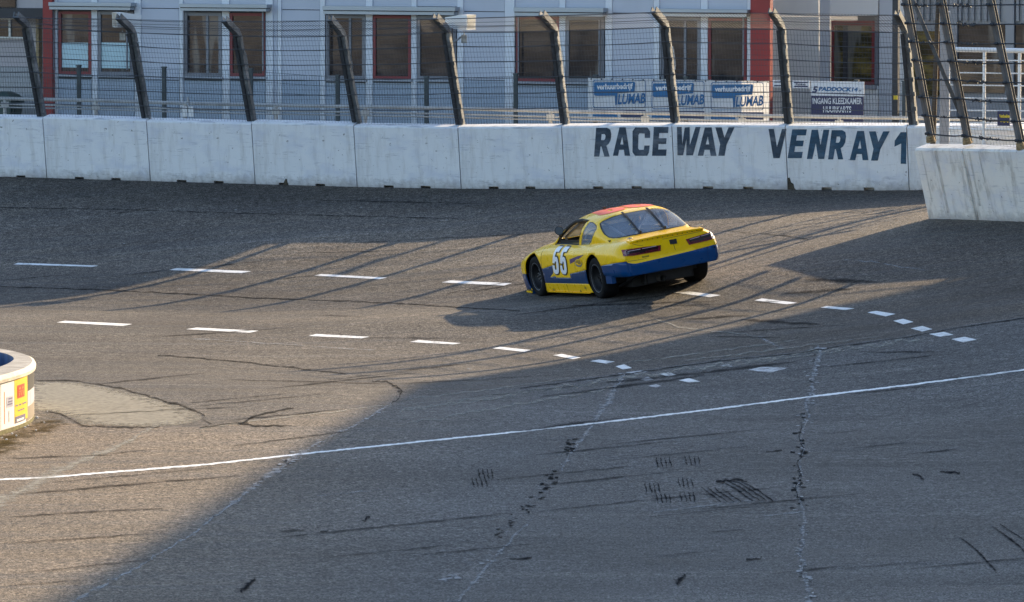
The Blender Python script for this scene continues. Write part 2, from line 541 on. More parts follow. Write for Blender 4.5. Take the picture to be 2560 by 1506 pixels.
def ground_z(x, y):
    x = np.atleast_1d(np.asarray(x, float)); y = np.atleast_1d(np.asarray(y, float))
    xc = np.clip(x, -11.5, 11.0); yc = np.clip(y, 48, 101.5)
    D = np.hypot(xc[:, None] - CTRL[None, :, 0], yc[:, None] - CTRL[None, :, 1])
    k = np.where(D > 0, D ** 2 * np.log(D + 1e-9), 0) / 100.0
    z = k @ _TW[:-3] + _TW[-3] + xc * _TW[-2] + yc * _TW[-1]
    z = np.clip(z, -0.25, 1.30)
    # the track falls back to level where it leaves the modelled turn
    f = np.clip((y - 40) / 10, 0, 1)
    z = z * f
    s = np.clip((y - wall_y(x) - 0.10) / 0.3, 0, 1)
    s2 = np.clip((x - near_x(y) - 0.10) / 0.3, 0, 1) * (y > 40) * (y < 88.7) * (x > 6)
    s = np.maximum(s, s2)
    return z * (1 - s) + ZB * s


def G(px, py):
    """ground point seen at a photo pixel"""
    r = ray(px, py)
    t = np.linspace(28, 104, 153)
    P = CAM + r * t[:, None]
    h = P[:, 2] - ground_z(P[:, 0], P[:, 1])
    i = int(np.argmax(h <= 0))
    if i == 0:
        i = len(t) - 1
    a, b = t[i - 1], t[i]
    for _ in range(14):
        c = 0.5 * (a + b)
        p = CAM + r * c
        if p[2] - ground_z(p[0], p[1])[0] > 0:
            a = c
        else:
            b = c
    return CAM + r * (0.5 * (a + b))


def densify(pts, step=18.0):
    out = [np.array(pts[0], float)]
    for a, b in zip(pts[:-1], pts[1:]):
        a = np.array(a, float); b = np.array(b, float)
        n = max(1, int(np.linalg.norm(b - a) / step))
        for i in range(1, n + 1):
            out.append(a + (b - a) * i / n)
    return np.array(out)


def grid_axis(segs):
    out = []
    for a, b, st in segs:
        out.extend(np.arange(a, b - 1e-6, st))
    out.append(segs[-1][1])
    return np.array(out)


def poly_sdf(pts, P):
    """signed distance to an open polyline (positive on its right-hand side)"""
    best = np.full(len(P), 1e9); sgn = np.ones(len(P))
    for a, b in zip(pts[:-1], pts[1:]):
        d = b - a; L = d @ d
        t = np.clip(((P - a) @ d) / L, 0, 1)
        q = a + t[:, None] * d
        dist = np.linalg.norm(P - q, axis=1)
        cr = d[0] * (P[:, 1] - a[1]) - d[1] * (P[:, 0] - a[0])
        m = dist < best
        best[m] = dist[m]; sgn[m] = np.where(cr[m] < 0, 1, -1)
    return best * sgn


def build_ground():
    gx = grid_axis([(-900, -100, 100), (-100, -20, 10), (-20, -12, 1), (-12, 11, 0.2), (11, 24, 1), (24, 100, 10), (100, 900, 100)])
    gy = grid_axis([(-900, -100, 100), (-100, 30, 10), (30, 46, 0.5), (46, 101, 0.2), (101, 112, 1), (112, 200, 8), (200, 1500, 100)])
    X, Y = np.meshgrid(gx, gy)
    P = np.c_[X.ravel(), Y.ravel()]
    z = np.concatenate([ground_z(P[i:i + 20000, 0], P[i:i + 20000, 1]) for i in range(0, len(P), 20000)])
    nx = len(gx)
    f = [(j * nx + i, j * nx + i + 1, (j + 1) * nx + i + 1, (j + 1) * nx + i) for j in range(len(gy) - 1) for i in range(nx - 1)]
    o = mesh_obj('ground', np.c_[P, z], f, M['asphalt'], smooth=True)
    tag(o, kind='structure')
    line = [(2750, 760), (2560, 792), (2400, 815), (2275, 838), (2100, 862), (1990, 880), (1800, 897), (1600, 925), (1450, 945),
            (1300, 965), (1100, 987), (985, 1010), (800, 1030), (620, 1053), (500, 1068)]
    w = np.array([G(*p)[:2] for p in line])
    w = np.vstack([w[0] + (w[0] - w[1]) * 30, w, w[-1] + np.array([-1.0, 0.3]) * 1.5, w[-1] + np.array([-40, 8])])
    sd = poly_sdf(w[::-1], P)
    ap = np.clip(0.5 + sd / 0.6, 0, 1)
    at = o.data.attributes.new('apron', 'FLOAT', 'POINT')
    at.data.foreach_set('value', ap.astype(np.float32))
    gv = np.clip((P[:, 0] - 1.5) / 3.0, 0, 1) * np.clip((88.5 - P[:, 1]) / 3.0, 0, 1) * np.clip((0.5 - ap) * 2.5, 0, 1)  # right side darker: rubber, plus deep shade put into the colour
    gv = np.maximum(gv, 0.5 * np.clip((-P[:, 0] - .8) / 2.5, 0, 1) * np.clip((80.5 - P[:, 1]) / 4, 0, 1) * np.clip((P[:, 1] - 67) / 4, 0, 1))
    at = o.data.attributes.new('grime_shade', 'FLOAT', 'POINT')
    at.data.foreach_set('value', gv.astype(np.float32))
    # outer lane made paler: sunlight on the bank put into its colour
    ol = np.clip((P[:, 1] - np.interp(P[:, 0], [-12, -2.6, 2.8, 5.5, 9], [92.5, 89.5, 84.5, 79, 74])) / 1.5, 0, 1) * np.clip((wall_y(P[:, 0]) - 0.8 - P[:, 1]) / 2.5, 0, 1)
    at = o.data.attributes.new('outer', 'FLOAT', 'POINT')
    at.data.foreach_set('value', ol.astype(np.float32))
    # the dusty infield side of the apron, its sunlit warmth put into the colour
    inf = np.clip((-(P[:, 0]) - 0.2 + (P[:, 1] - 62) * 0.06) / 3.6, 0, 1)
    at = o.data.attributes.new('infield', 'FLOAT', 'POINT')
    at.data.foreach_set('value', inf.astype(np.float32))
    return o


ground = build_ground()
LIFT = 0.004


def ground_strip(name, pts, thick, mat, lift=LIFT, step=14.0, jitter=0.0, kind=None, mb=None, taper=False):
    """a flat mark lying on the ground, drawn along photo pixels, thick pixels wide"""
    p = densify(pts, step)
    th = np.interp(np.linspace(0, 1, len(p)), np.linspace(0, 1, len(thick)), thick) if isinstance(thick, (list, tuple)) else np.full(len(p), float(thick))
    t = np.gradient(p, axis=0)
    t /= np.linalg.norm(t, axis=1)[:, None] + 1e-9
    nrm = np.c_[-t[:, 1], t[:, 0]]
    if jitter:
        p = p + nrm * rng.normal(0, jitter, len(p))[:, None]
        th = th * rng.uniform(0.6, 1.4, len(p))
    if taper:
        th = th * np.minimum(1, np.linspace(0, 6, len(p)) + .15) * np.minimum(1, np.linspace(6, 0, len(p)) + .15)
    vs, fs, ed = [], [], []
    for q, n_, w in zip(p, nrm, th):
        for s, e in ((-0.5, 0.0), (0.0, 1.0), (0.5, 0.0)):
            g = G(*(q + n_ * w * s))
            g[2] = ground_z(g[0], g[1])[0] + lift
            vs.append(g); ed.append(e)
    for i in range(len(p) - 1):
        for k in (0, 1):
            a = i * 3 + k
            fs.append((a, a + 1, a + 4, a + 3))
    if mb is not None:
        b = len(mb['v'])
        mb['v'].extend(vs); mb['e'].extend(ed); mb['f'].extend([tuple(b + i for i in f) for f in fs])
        return None
    return finish_strip(name, dict(v=vs, f=fs, e=ed), mat, kind)


def finish_strip(name, mb, mat, kind=None):
    # faces must look up whatever way the strip ran
    v = np.array(mb['v']); fs = []
    for f in mb['f']:
        a, b, c = v[f[0]], v[f[1]], v[f[2]]
        fs.append(f if np.cross(b - a, c - a)[2] > 0 else f[::-1])
    o = mesh_obj(name, v, fs, mat, parent=ground)
    at = o.data.attributes.new('edge', 'FLOAT', 'POINT')
    at.data.foreach_set('value', np.array(mb['e'], np.float32))
    if kind:
        o['kind'] = kind
    return o


def ground_patch(name, outline, mat, lift=LIFT, label=None):
    """a flat area on the ground inside an outline of photo pixels, finely triangulated so that it follows the slope"""
    w = np.array([G(*p) for p in densify(outline + [outline[0]], 10)[:-1]])
    poly = w[:, :2]
    lo, hi = poly.min(0), poly.max(0)
    st = max((hi - lo).max() / 18, 0.12)
    gx, gy = np.meshgrid(np.arange(lo[0], hi[0], st), np.arange(lo[1], hi[1], st))
    pts = [Vector(p) for p in poly] + [Vector((a, b)) for a, b in zip(gx.ravel(), gy.ravel())]
    n = len(poly)
    r = delaunay_2d_cdt(pts, [(i, (i + 1) % n) for i in range(n)], [list(range(n))], 1, 1e-5)
    vs = np.array([(p.x, p.y, 0) for p in r[0]])
    vs[:, 2] = ground_z(vs[:, 0], vs[:, 1]) + lift
    fs = [f if np.cross(vs[f[1]] - vs[f[0]], vs[f[2]] - vs[f[0]])[2] > 0 else list(f)[::-1] for f in r[2]]
    o = mesh_obj(name, vs, fs, mat, parent=ground)
    at = o.data.attributes.new('edge', 'FLOAT', 'POINT')
    d = np.array([np.min(np.linalg.norm(poly - q[:2], axis=1)) for q in vs])
    at.data.foreach_set('value', np.clip(d / 0.5, 0, 1).astype(np.float32))
    if label: o['label'] = label
    return o


# -- lane dashes: quads measured on the photograph and laid on the banked surface
DASH = [
    [(34, 662), (45, 658), (245, 665), (232, 668)], [(422, 676), (442, 671), (628, 679), (604, 684)], [(786, 690), (804, 686), (968, 695), (949, 699)],
    [(1104, 707), (1126, 702), (1280, 709), (1260, 715)], [(1683, 732), (1725, 730), (1802, 739), (1775, 744)], [(1886, 752), (1905, 747), (1993, 758), (1968, 762)],
    [(2051, 770), (2067, 766), (2137, 772), (2114, 776)], [(2168, 782), (2189, 778), (2239, 786), (2214, 792)], [(2233, 803), (2258, 798), (2284, 806), (2258, 812)],
    [(2277, 822), (2306, 816), (2331, 824), (2305, 830)], [(2322, 836), (2360, 831), (2384, 838), (2350, 843)], [(2378, 849), (2412, 843), (2442, 850), (2408, 857)],
    [(142, 807), (162, 803), (330, 811), (309, 816)], [(466, 824), (492, 820), (647, 828), (623, 833)], [(771, 841), (790, 836), (924, 843), (903, 847)],
    [(1025, 856), (1045, 851), (1153, 859), (1133, 862)], [(1231, 872), (1250, 868), (1327, 876), (1311, 881)], [(1382, 889), (1405, 886), (1452, 895), (1432, 899)],
    [(1475, 904), (1497, 900), (1537, 905), (1515, 910)], [(1539, 917), (1560, 912), (1580, 921), (1557, 925)],
    [(1647, 936), (1670, 932), (1692, 938), (1672, 942)], [(1697, 952), (1722, 946), (1750, 955), (1722, 957)],
    [(-190, 652), (-175, 648), (-15, 656), (-30, 659)],
]
WORN = [[(1562, 932), (1600, 928), (1625, 928), (1595, 937)], [(1600, 950), (1620, 943), (1634, 950), (1615, 953)],
        [(1870, 926), (1905, 918), (1970, 921), (1925, 933)], [(1800, 914), (1822, 912), (1832, 918), (1812, 918)], [(1620, 966), (1640, 962), (1655, 966), (1640, 970)]]


def quad_mark(name, q, mat):
    q = [np.array(p, float) for p in q]
    vs, fs = [], []
    n = 5
    for i in range(n + 1):
        for j in (0, 0.5, 1):
            u = i / n
            p = (q[0] * (1 - j) + q[1] * j) * (1 - u) + (q[3] * (1 - j) + q[2] * j) * u
            g = G(*p); g[2] = ground_z(g[0], g[1])[0] + LIFT
            vs.append(g)
    for i in range(n):
        for k in (0, 1):
            a = i * 3 + k
            fs.append((a, a + 3, a + 4, a + 1))
    v = np.array(vs)
    fs = [f if np.cross(v[f[1]] - v[f[0]], v[f[2]] - v[f[0]])[2] > 0 else f[::-1] for f in fs]
    return mesh_obj(name, v, fs, mat, parent=ground)


for q in DASH:
    quad_mark('lane_dash', q, M['lane_paint'])
for q in WORN:
    quad_mark('worn_dash', q, M['worn_paint'])

M['line_paint'] = patchy('line_paint', (0.74, 0.74, 0.73), 0.6, 0.34, 0.48, 7.0, detail=7, var=0.08)
ground_strip('white_line', [(-120, 1204), (0, 1200), (103, 1195.5), (258, 1183), (516, 1162.5), (774, 1134), (1032, 1107), (1300, 1080), (1550, 1052),
                            (1800, 1022), (2050, 990), (2300, 960), (2560, 926), (2760, 900)], [5.5, 5, 4.6, 5, 5], M['line_paint'], step=25)

# -- cracks, fillings, rubber and dark streaks
M['pale_fill'] = patchy('pale_filler', (0.32, 0.325, 0.33), 0.85, 0.46, 0.62, 5.0, var=0.35, amount=.5, ew=.22)
M['crack'] = patchy('open_crack', (0.022, 0.022, 0.022), 0.9, 0.45, 0.62, 12.0, var=0.3, ew=.25, amount=.8)
M['seam'] = patchy('joint_seam', (0.035, 0.034, 0.033), 0.8, 0.36, 0.62, 5.0, var=0.3, amount=.8)
M['rubber'] = patchy('tyre_rubber', (0.020, 0.020, 0.022), 0.65, 0.42, 0.66, 9.0, var=0.3, amount=0.9, ew=.35)
M['soft_mark'] = patchy('soft_dark_mark', (0.020, 0.020, 0.021), 0.7, 0.34, 0.68, 4.0, var=0.3, amount=0.6)
M['dust'] = patchy('pale_dust', (0.24, 0.23, 0.20), 0.9, 0.38, 0.72, 6.0, var=0.2, amount=0.75)
M['slab'] = patchy('concrete_slab', (0.20, 0.185, 0.150), 0.9, 0.22, 0.52, 7.0, var=0.35, amount=.85)
M['soil'] = patchy('washed_soil', (0.075, 0.058, 0.030), 0.95, 0.38, 0.62, 5.0, var=0.4)


def strips(name, mat, items, lift, kind='stuff'):
    mb = dict(v=[], f=[], e=[])
    for it in items:
        pts, th = it[0], it[1]
        kw = it[2] if len(it) > 2 else {}
        ground_strip('', pts, th, None, lift=lift, mb=mb, **kw)
    return finish_strip(name, mb, mat, kind)


ground_patch('concrete_slab', [(60, 953), (90, 955), (200, 957), (300, 975), (400, 1000), (470, 1022), (500, 1036), (505, 1046), (490, 1056), (440, 1065),
                               (350, 1068), (205, 1063), (180, 1045), (130, 1030), (60, 1026)], M['slab'], 0.004, 'pale weathered slab let into the apron beside the low wall')
ground_patch('soil_stain', [(-60, 1110), (0, 1080), (60, 1058), (95, 1040), (120, 1034), (165, 1045), (185, 1060), (150, 1082), (100, 1100), (40, 1135), (-60, 1170)],
             M['soil'], 0.008, 'dark washed-out soil along the foot of the low wall')
CR_A = [(2045, 865), (2052, 885), (2035, 905), (2040, 930), (2028, 955), (2034, 975), (2022, 990), (2012, 1020), (2020, 1040), (2008, 1062), (2002, 1100),
        (2008, 1130), (1996, 1160), (2004, 1190), (1992, 1215), (1998, 1245), (2006, 1275), (2014, 1300), (2006, 1330), (2010, 1360), (1998, 1385),
        (2012, 1410), (2002, 1430), (2016, 1460), (2020, 1480), (2026, 1520)]
strips('filled_cracks', M['pale_fill'], [
    (CR_A, [10, 14, 12, 8, 10, 10, 16, 16, 14], dict(jitter=2.5, step=9)),
    ([(1560, 935), (1530, 985), (1495, 1045), (1455, 1095), (1425, 1140), (1400, 1175)], [16, 22, 20, 16, 8], dict(jitter=3, step=9)),
    ([(1330, 1300), (1290, 1340), (1255, 1375), (1215, 1420), (1180, 1460), (1140, 1510)], [4, 10, 14, 14, 14], dict(jitter=2, step=9)),
    ([(978, 1010), (930, 1040), (880, 1068), (830, 1092), (790, 1112), (760, 1130), (730, 1150), (690, 1180), (640, 1215), (590, 1255), (540, 1290), (470, 1345),
      (400, 1385), (330, 1428), (260, 1465), (210, 1490), (165, 1520)], [5, 7, 6, 14, 20, 9, 6, 7, 10, 12, 14], dict(jitter=2, step=9)),
    ([(1895, 842), (1930, 862), (1955, 868)], [8, 10, 9], dict(jitter=1, step=8)),
    ([(1635, 1282), (1730, 1270), (1860, 1254), (1895, 1250)], [5, 5, 4, 3], {}), ([(1910, 1292), (1960, 1286), (2008, 1281)], [5, 6, 6], {}),
    ([(2112, 652), (2180, 655), (2240, 666), (2310, 678)], [3, 4, 3], dict(jitter=1)),
    ([(485, 848), (600, 855), (770, 866), (860, 873), (940, 877)], [3, 3.5, 3], dict(jitter=.6)),
    ([(790, 1240), (900, 1232), (1000, 1222)], [2, 4, 2], dict(jitter=1)),
    ([(1110, 1456), (1130, 1446), (1146, 1442)], [10, 16, 8], dict(jitter=2, step=6)),
    ([(1168, 922), (1180, 925)], [8, 6], dict(step=4)),
], 0.006)
def flecks(name, mat, items, lift):
    mb = dict(v=[], f=[], e=[])
    for pts, spread, n, rx, ry in items:
        p = densify(pts, 3)
        for _ in range(int(n * .75)):
            k = rng.integers(1, len(p) - 1)
            t = p[k + 1] - p[k - 1]; t /= np.linalg.norm(t) + 1e-9
            c = p[k] + np.array([-t[1], t[0]]) * rng.normal(0, spread)
            a, b = rng.uniform(*rx) * 1.15, rng.uniform(*ry) * .6
            base = len(mb['v'])
            m = 6
            rad = rng.uniform(.55, 1.15, m)
            for q in range(m):
                w = 2 * math.pi * q / m
                g = G(c[0] + a * rad[q] * math.cos(w), c[1] + b * rad[q] * math.sin(w)); g[2] = ground_z(g[0], g[1])[0] + lift
                mb['v'].append(g); mb['e'].append(1.0)
            mb['f'].append(tuple(base + q for q in range(m)))
    return finish_strip(name, mb, mat, 'stuff')


M['fleck'] = simple('pale_filler_crumbs', (0.25, 0.255, 0.26), .9, var=.6, scale=9)
M['dark_fleck'] = simple('dark_pits', (0.026, 0.026, 0.026), .95, var=.4, scale=6, spec=0.0)
CR_C = [(978, 1010), (930, 1040), (880, 1068), (830, 1092), (790, 1112), (760, 1130), (730, 1150), (690, 1180), (640, 1215), (590, 1255), (540, 1290), (470, 1345), (400, 1385), (330, 1428), (260, 1465), (210, 1490), (165, 1520)]
CR_B = [(1560, 935), (1530, 985), (1495, 1045), (1455, 1095), (1425, 1140), (1400, 1175)]
flecks('filler_crumbs', M['fleck'], [
    (CR_A[:10], 11, 60, (2.5, 8), (1.5, 3.5)), (CR_A[9:22], 9, 34, (2, 6), (1.5, 3)), (CR_A[21:], 8, 36, (3, 9), (2, 5)),
    (CR_B, 5, 14, (2, 5), (1.2, 2.5)), (CR_C[4:8], 6, 22, (4, 12), (2, 4)), (CR_C, 3.5, 60, (2, 6), (1.2, 2.5)),
    ([(1255, 1375), (1215, 1420), (1180, 1460)], 6, 14, (3, 8), (2, 4)), ([(1105, 1452), (1146, 1442)], 4, 10, (5, 11), (2, 4))], 0.0085)
flecks('dark_pits', M['dark_fleck'], [
    (CR_A[8:17], 10, 46, (3, 9), (1.5, 4)), (CR_A[17:], 7, 16, (2, 6), (1.2, 2.5)), (CR_A[:9], 8, 10, (2, 6), (1.2, 2.5)),
    ([(1432, 1095), (1420, 1140)], 9, 22, (3, 9), (1.5, 3.5)), ([(1395, 1180), (1370, 1200), (1345, 1250)], 7, 26, (3, 9), (1.5, 3.5)),
    ([(1345, 1250), (1300, 1290), (1230, 1350)], 9, 30, (3, 8), (1.2, 3)), ([(975, 958), (1003, 980)], 2, 8, (3, 6), (1.2, 2.2)), (CR_C[5:12], 7, 14, (2, 6), (1, 2))], 0.0088)
strips('open_cracks', M['crack'], [
    ([(p[0] - 3, p[1]) for p in CR_A[9:16]], [3, 6, 4, 7, 3], dict(jitter=2, step=8)),
    ([(395, 890), (490, 896), (640, 910), (745, 922), (865, 936)], [3.5, 5, 4.5, 4], dict(jitter=.8)),
    ([(930, 956), (965, 955), (990, 968), (1005, 980), (995, 1000), (978, 1012)], [3, 5, 7, 5, 3], dict(jitter=1.2, step=6)),
    ([(500, 1072), (530, 1062), (506, 1050), (512, 1040), (490, 1028), (440, 1012), (380, 995), (300, 972), (200, 955), (90, 952)], [3, 5, 9, 8, 5, 4, 4, 4, 3], dict(jitter=1)),
    ([(115, 1030), (150, 1036), (182, 1050), (205, 1064), (300, 1070), (400, 1070)], [4, 6, 7, 5, 3], dict(jitter=1)),
], 0.007)
strips('surface_seams', M['seam'], [
    ([(-60, 716), (0, 718), (240, 725), (480, 737), (620, 745), (870, 754), (1000, 760), (1160, 770), (1300, 778)], 3.2, dict(jitter=.5)),
    ([(1300, 972), (1450, 952), (1600, 932), (1800, 903), (1990, 885), (2100, 867), (2275, 843), (2400, 820), (2560, 797)], 3.5, dict(jitter=.5)),
    ([(600, 1062), (640, 1040), (700, 1026), (735, 1022)], [5, 9, 4], dict(jitter=1)), ([(596, 1058), (640, 1065), (730, 1066)], [6, 7, 2], dict(jitter=1)),
    ([(620, 1056), (560, 1062), (500, 1072)], 3, {}),
    ([(0, 520), (300, 525), (600, 534), (900, 542), (1150, 548)], 2.5, dict(jitter=.6)),
    ([(1830, 580), (1960, 590), (2020, 600)], 2, dict(jitter=.6)),
], 0.0065)
strips('dust_bands', M['dust'], [
    ([(420, 1052), (385, 1066), (330, 1100), (240, 1138), (150, 1178), (60, 1226), (-40, 1275)], [8, 16, 22, 30, 36, 40, 46], dict(jitter=2)),
    ([(500, 1073), (620, 1055), (800, 1035), (980, 1012)], [5, 6, 5, 4], dict(jitter=1)),
    ([(1000, 1030), (1300, 985), (1600, 940), (1800, 912), (2000, 886), (2300, 850)], [10, 12, 14, 16, 12], dict(jitter=3)),
    ([(1000, 1062), (1300, 1012), (1560, 965)], [6, 10, 8], dict(jitter=2)),
    ([(1640, 800), (1700, 820), (1790, 830), (1870, 838), (1900, 846)], [4, 6, 5, 6], dict(jitter=.8, step=10)),
    ([(1010, 1000), (1200, 978), (1420, 948)], [3, 6, 3], dict(jitter=1)), ([(1030, 1012), (1240, 990), (1400, 968)], [3, 5, 3], dict(jitter=1)),
    ([(1000, 1024), (1160, 1008), (1320, 988)], [3, 6, 3], dict(jitter=1)), ([(1700, 905), (1900, 880), (2200, 842)], [4, 8, 4], dict(jitter=1)),
    ([(1760, 925), (1950, 898), (2150, 872)], [4, 9, 4], dict(jitter=1)), ([(1500, 915), (1750, 885), (2000, 850)], [3, 6, 3], dict(jitter=1)),
], 0.0055)
tyre = []
for k in range(4):                                   # the short stamped tread marks on the apron
    o = 17 * k
    tyre.append(([(1752 + o, 1220 + .8 * k), (1776 + o, 1238), (1802 + o, 1256)], [3, 7, 4], dict(step=8, jitter=.8)))
for k in range(4):
    o = 17 * k
    tyre.append(([(1800 + o, 1202 + .8 * k), (1836 + o, 1222), (1882 + o, 1254)], [3, 8, 4], dict(step=8, jitter=.8)))
tyre.append(([(1790, 1206), (1840, 1200), (1868, 1206)], [10, 18, 8], dict(step=8, jitter=2)))
for x, y in ((1612, 1224), (1695, 1210), (1640, 1160), (1712, 1155), (1700, 1246), (1180, 1210), (1195, 1188), (1640, 1250)):
    for k in range(4):
        tyre.append(([(x + 11 * k, y - 14), (x + 11 * k + 5, y + 10)], [4, 7, 4], dict(step=6, jitter=.8)))
tyre += [([(2480, 1318), (2520, 1345), (2550, 1372), (2590, 1410)], [4, 9, 8], dict(jitter=1)), ([(2500, 1312), (2550, 1345), (2600, 1385)], [3, 6, 5], dict(jitter=1)),
         ([(2400, 1345), (2440, 1375), (2490, 1430)], [3, 8, 7], dict(jitter=1)), ([(2280, 1188), (2310, 1200)], [6, 9], dict(jitter=2, step=6)),
         ([(2350, 1180), (2400, 1184)], [8, 10], dict(jitter=2, step=6)), ([(1865, 1400), (1905, 1396)], [14, 8], dict(jitter=2, step=6)),
         ([(1275, 1400), (1330, 1396)], [8, 6], dict(jitter=1)), ([(1690, 1460), (1715, 1440)], [26, 20], dict(jitter=3, step=6)),
         ([(1780, 1332), (1860, 1326)], [3, 3], {}), ([(1915, 1132), (1955, 1127)], [5, 6], {}), ([(800, 1331), (822, 1329)], [7, 6], dict(step=6)),
         ([(600, 1480), (640, 1450)], [20, 14], dict(jitter=3, step=6)), ([(905, 1306), (925, 1294)], [8, 10], dict(step=6, jitter=2))]
strips('tyre_marks', M['rubber'], tyre, 0.008)
soft = []  # skid marks and other long dark lines, drawn as soft streaks
for (x0, y0, x1, y1, w) in [(0, 1241, 640, 1187, 6), (0, 1148, 285, 1139, 5), (180, 1040, 620, 1018, 4), (560, 1118, 900, 1075, 4), (100, 1210, 560, 1168, 3),
                            (0, 1296, 420, 1272, 5), (0, 1362, 440, 1330, 4), (700, 1345, 1300, 1282, 6), (690, 1330, 760, 1328, 9), (1300, 1285, 2000, 1215, 4),
                            (0, 1470, 200, 1452, 4), (1000, 1378, 1120, 1364, 5), (1300, 1080, 1560, 1046, 10), (560, 950, 1000, 962, 3), (1000, 960, 1400, 938, 3),
                            (1300, 700, 1100, 740, 3), (1850, 800, 2050, 812, 12), (1960, 735, 2150, 722, 10), (1700, 800, 1880, 790, 6), (300, 690, 690, 650, 3),
                            (2010, 700, 2200, 706, 14), (1500, 960, 2000, 905, 12), (1340, 995, 1800, 935, 8)]:
    soft.append(([(x0, y0), ((x0 + x1) / 2, (y0 + y1) / 2 + rng.uniform(-2, 2)), (x1, y1)], [w * .6, w, w * .6], dict(step=25, jitter=.6, taper=True)))
for k in range(46):
    x0 = rng.uniform(-50, 2300); y0 = rng.uniform(490, 1480)
    sl = -0.10 if y0 > 900 else rng.uniform(-0.16, 0.05)
    L = rng.uniform(120, 500)
    soft.append(([(x0, y0), (x0 + L, y0 + sl * L + rng.uniform(-3, 3))], [1.5, rng.uniform(2, 6), 1.5], dict(step=30, jitter=.5, taper=True)))
strips('dark_streaks', M['soft_mark'], soft, 0.0075)

# ------------------------------------------------------------------ the white wall round the turn: loose concrete blocks
def wall_at(px):
    """base point of the far wall seen at pixel column px"""
    x = (px - 1280) / FPX * 97
    for _ in range(6):
        x = (px - 1280) / FPX * float(wall_y(x)) * math.cos(PITCH) * 1.0
        y = float(wall_y(x))
        # exact column for a point at base height
        x = (px - 1280) / FPX * ((np.array([0, y, 1.2 - CAM[2]]) @ _F))
    y = float(wall_y(x))
    return np.array([x, y, float(ground_z(x, y - 0.05)[0])])


UPW = np.array([-0.058, -0.125, 1.0]); UPW /= np.linalg.norm(UPW)
WALL_H = 1.10
WALL_T = 0.34


def block_mesh(a, b, up, h, t, notches, drop=0.12, gap=0.008):
    """one leaning concrete block between base points a and b (seen from the track, left to right)"""
    ex = b - a; L = np.linalg.norm(ex); ex = ex / L
    ny = np.cross(up, ex); ny /= np.linalg.norm(ny)           # away from the track
    mb = MB()
    P = lambda s, d, z: a + ex * s + ny * d + up * z
    s0, s1 = gap, L - gap
    zf = 0.045
    c = 0.025
    prof = [(0, zf), (0.012, h - c), (c + .012, h), (t - c, h), (t, h - c), (t, zf)]
    r0 = [P(s0, d, z) for d, z in prof]; r1 = [P(s1, d, z) for d, z in prof]
    n = len(prof)
    mb.add(r0 + r1, [(i, i + n, (i + 1) % n + n, (i + 1) % n) for i in range(n)] + [tuple(range(n)), tuple(range(2 * n - 1, n - 1, -1))])
    cuts = [s0]
    for q in notches:
        cuts += [q * L - 0.09, q * L + 0.09]
    cuts.append(s1)
    for i in range(0, len(cuts), 2):
        mb.box((cuts[i], 0, -drop), (cuts[i + 1], .12, zf), ex, ny, up, a)
    mb.box((s0, .121, -drop), (s1, t, zf - .001), ex, ny, up, a)
    return mb, ex, ny, L


BLOCK_PX = [-395, -142, 117, 376, 638, 893, 1153, 1412, 1687, 1970, 2273, 2560]
BLOCK_LABEL = [
    'white concrete barrier block outside the left end of the wall',
    'white barrier block cut off by the left edge, under the first leaning post',
    'white concrete barrier block with scraped lower face, below the windows with pale blue film',
    'white concrete barrier block with fine scratch lines, just left of the third leaning post',
    'white concrete barrier block with a curved scrape and a dark chipped foot at its left',
    'white concrete barrier block with rust specks near its upper left corner',
    'white concrete barrier block under the speaker post, plain and unlettered with sunlit top',
    'white concrete barrier block painted with the letters RACE',
    'white concrete barrier block painted with the letters WAY',
    'white concrete barrier block painted with the letters ENRAY and the figure 1',
    'short visible end of a white concrete barrier block behind the near wall corner',
]
NOTCH = {1: (0.75,), 2: (0.315, 0.67), 3: (0.30, 0.655), 4: (0.28, 0.64), 5: (0.305, 0.66), 6: (0.315, 0.67), 7: (0.305, 0.655), 8: (0.295, 0.65), 9: (0.32, 0.67)}
BASES = [wall_at(p) for p in BLOCK_PX]
blocks = []
for i in range(len(BLOCK_PX) - 1):
    mb, ex, ny, L = block_mesh(BASES[i], BASES[i + 1], UPW, WALL_H + (0.02 if i == 8 else 0) + rng.uniform(-.012, .012), WALL_T, NOTCH.get(i, (0.3, 0.66)))
    o = mb.build('concrete_barrier', M['barrier'], base=BASES[i])
    hgt = np.array([(np.array(v) - BASES[i]) @ UPW for v in mb.v], np.float32)
    at = o.data.attributes.new('height', 'FLOAT', 'POINT')
    at.data.foreach_set('value', hgt)
    tag(o, BLOCK_LABEL[i], 'barrier', 'concrete barrier blocks of the far wall')
    blocks.append((o, BASES[i], ex, ny))


def inside(pt, loops):
    x, y = pt
    c = False
    for lp in loops:
        n = len(lp)
        j = n - 1
        for i in range(n):
            xi, yi = lp[i]; xj, yj = lp[j]
            if (yi > y) != (yj > y) and x < (xj - xi) * (y - yi) / (yj - yi) + xi:
                c = not c
            j = i
    return c


def fill2d(loops):
    """triangulate closed loops (even-odd rule)"""
    pts, ed = [], []
    for lp in loops:
        b = len(pts)
        pts += [Vector((float(p[0]), float(p[1]))) for p in lp]
        ed += [(b + i, b + (i + 1) % len(lp)) for i in range(len(lp))]
    r = delaunay_2d_cdt(pts, ed, [], 0, 1e-7)
    vs = [(p.x, p.y) for p in r[0]]
    fs = []
    for f in r[2]:
        c = (sum(vs[i][0] for i in f) / len(f), sum(vs[i][1] for i in f) / len(f))
        if inside(c, loops):
            fs.append(tuple(f))
    return vs, fs


def up_faces(v, fs, want):
    v = np.asarray(v)
    return [f if np.dot(np.cross(v[f[1]] - v[f[0]], v[f[2]] - v[f[0]]), want) > 0 else tuple(f)[::-1] for f in fs]


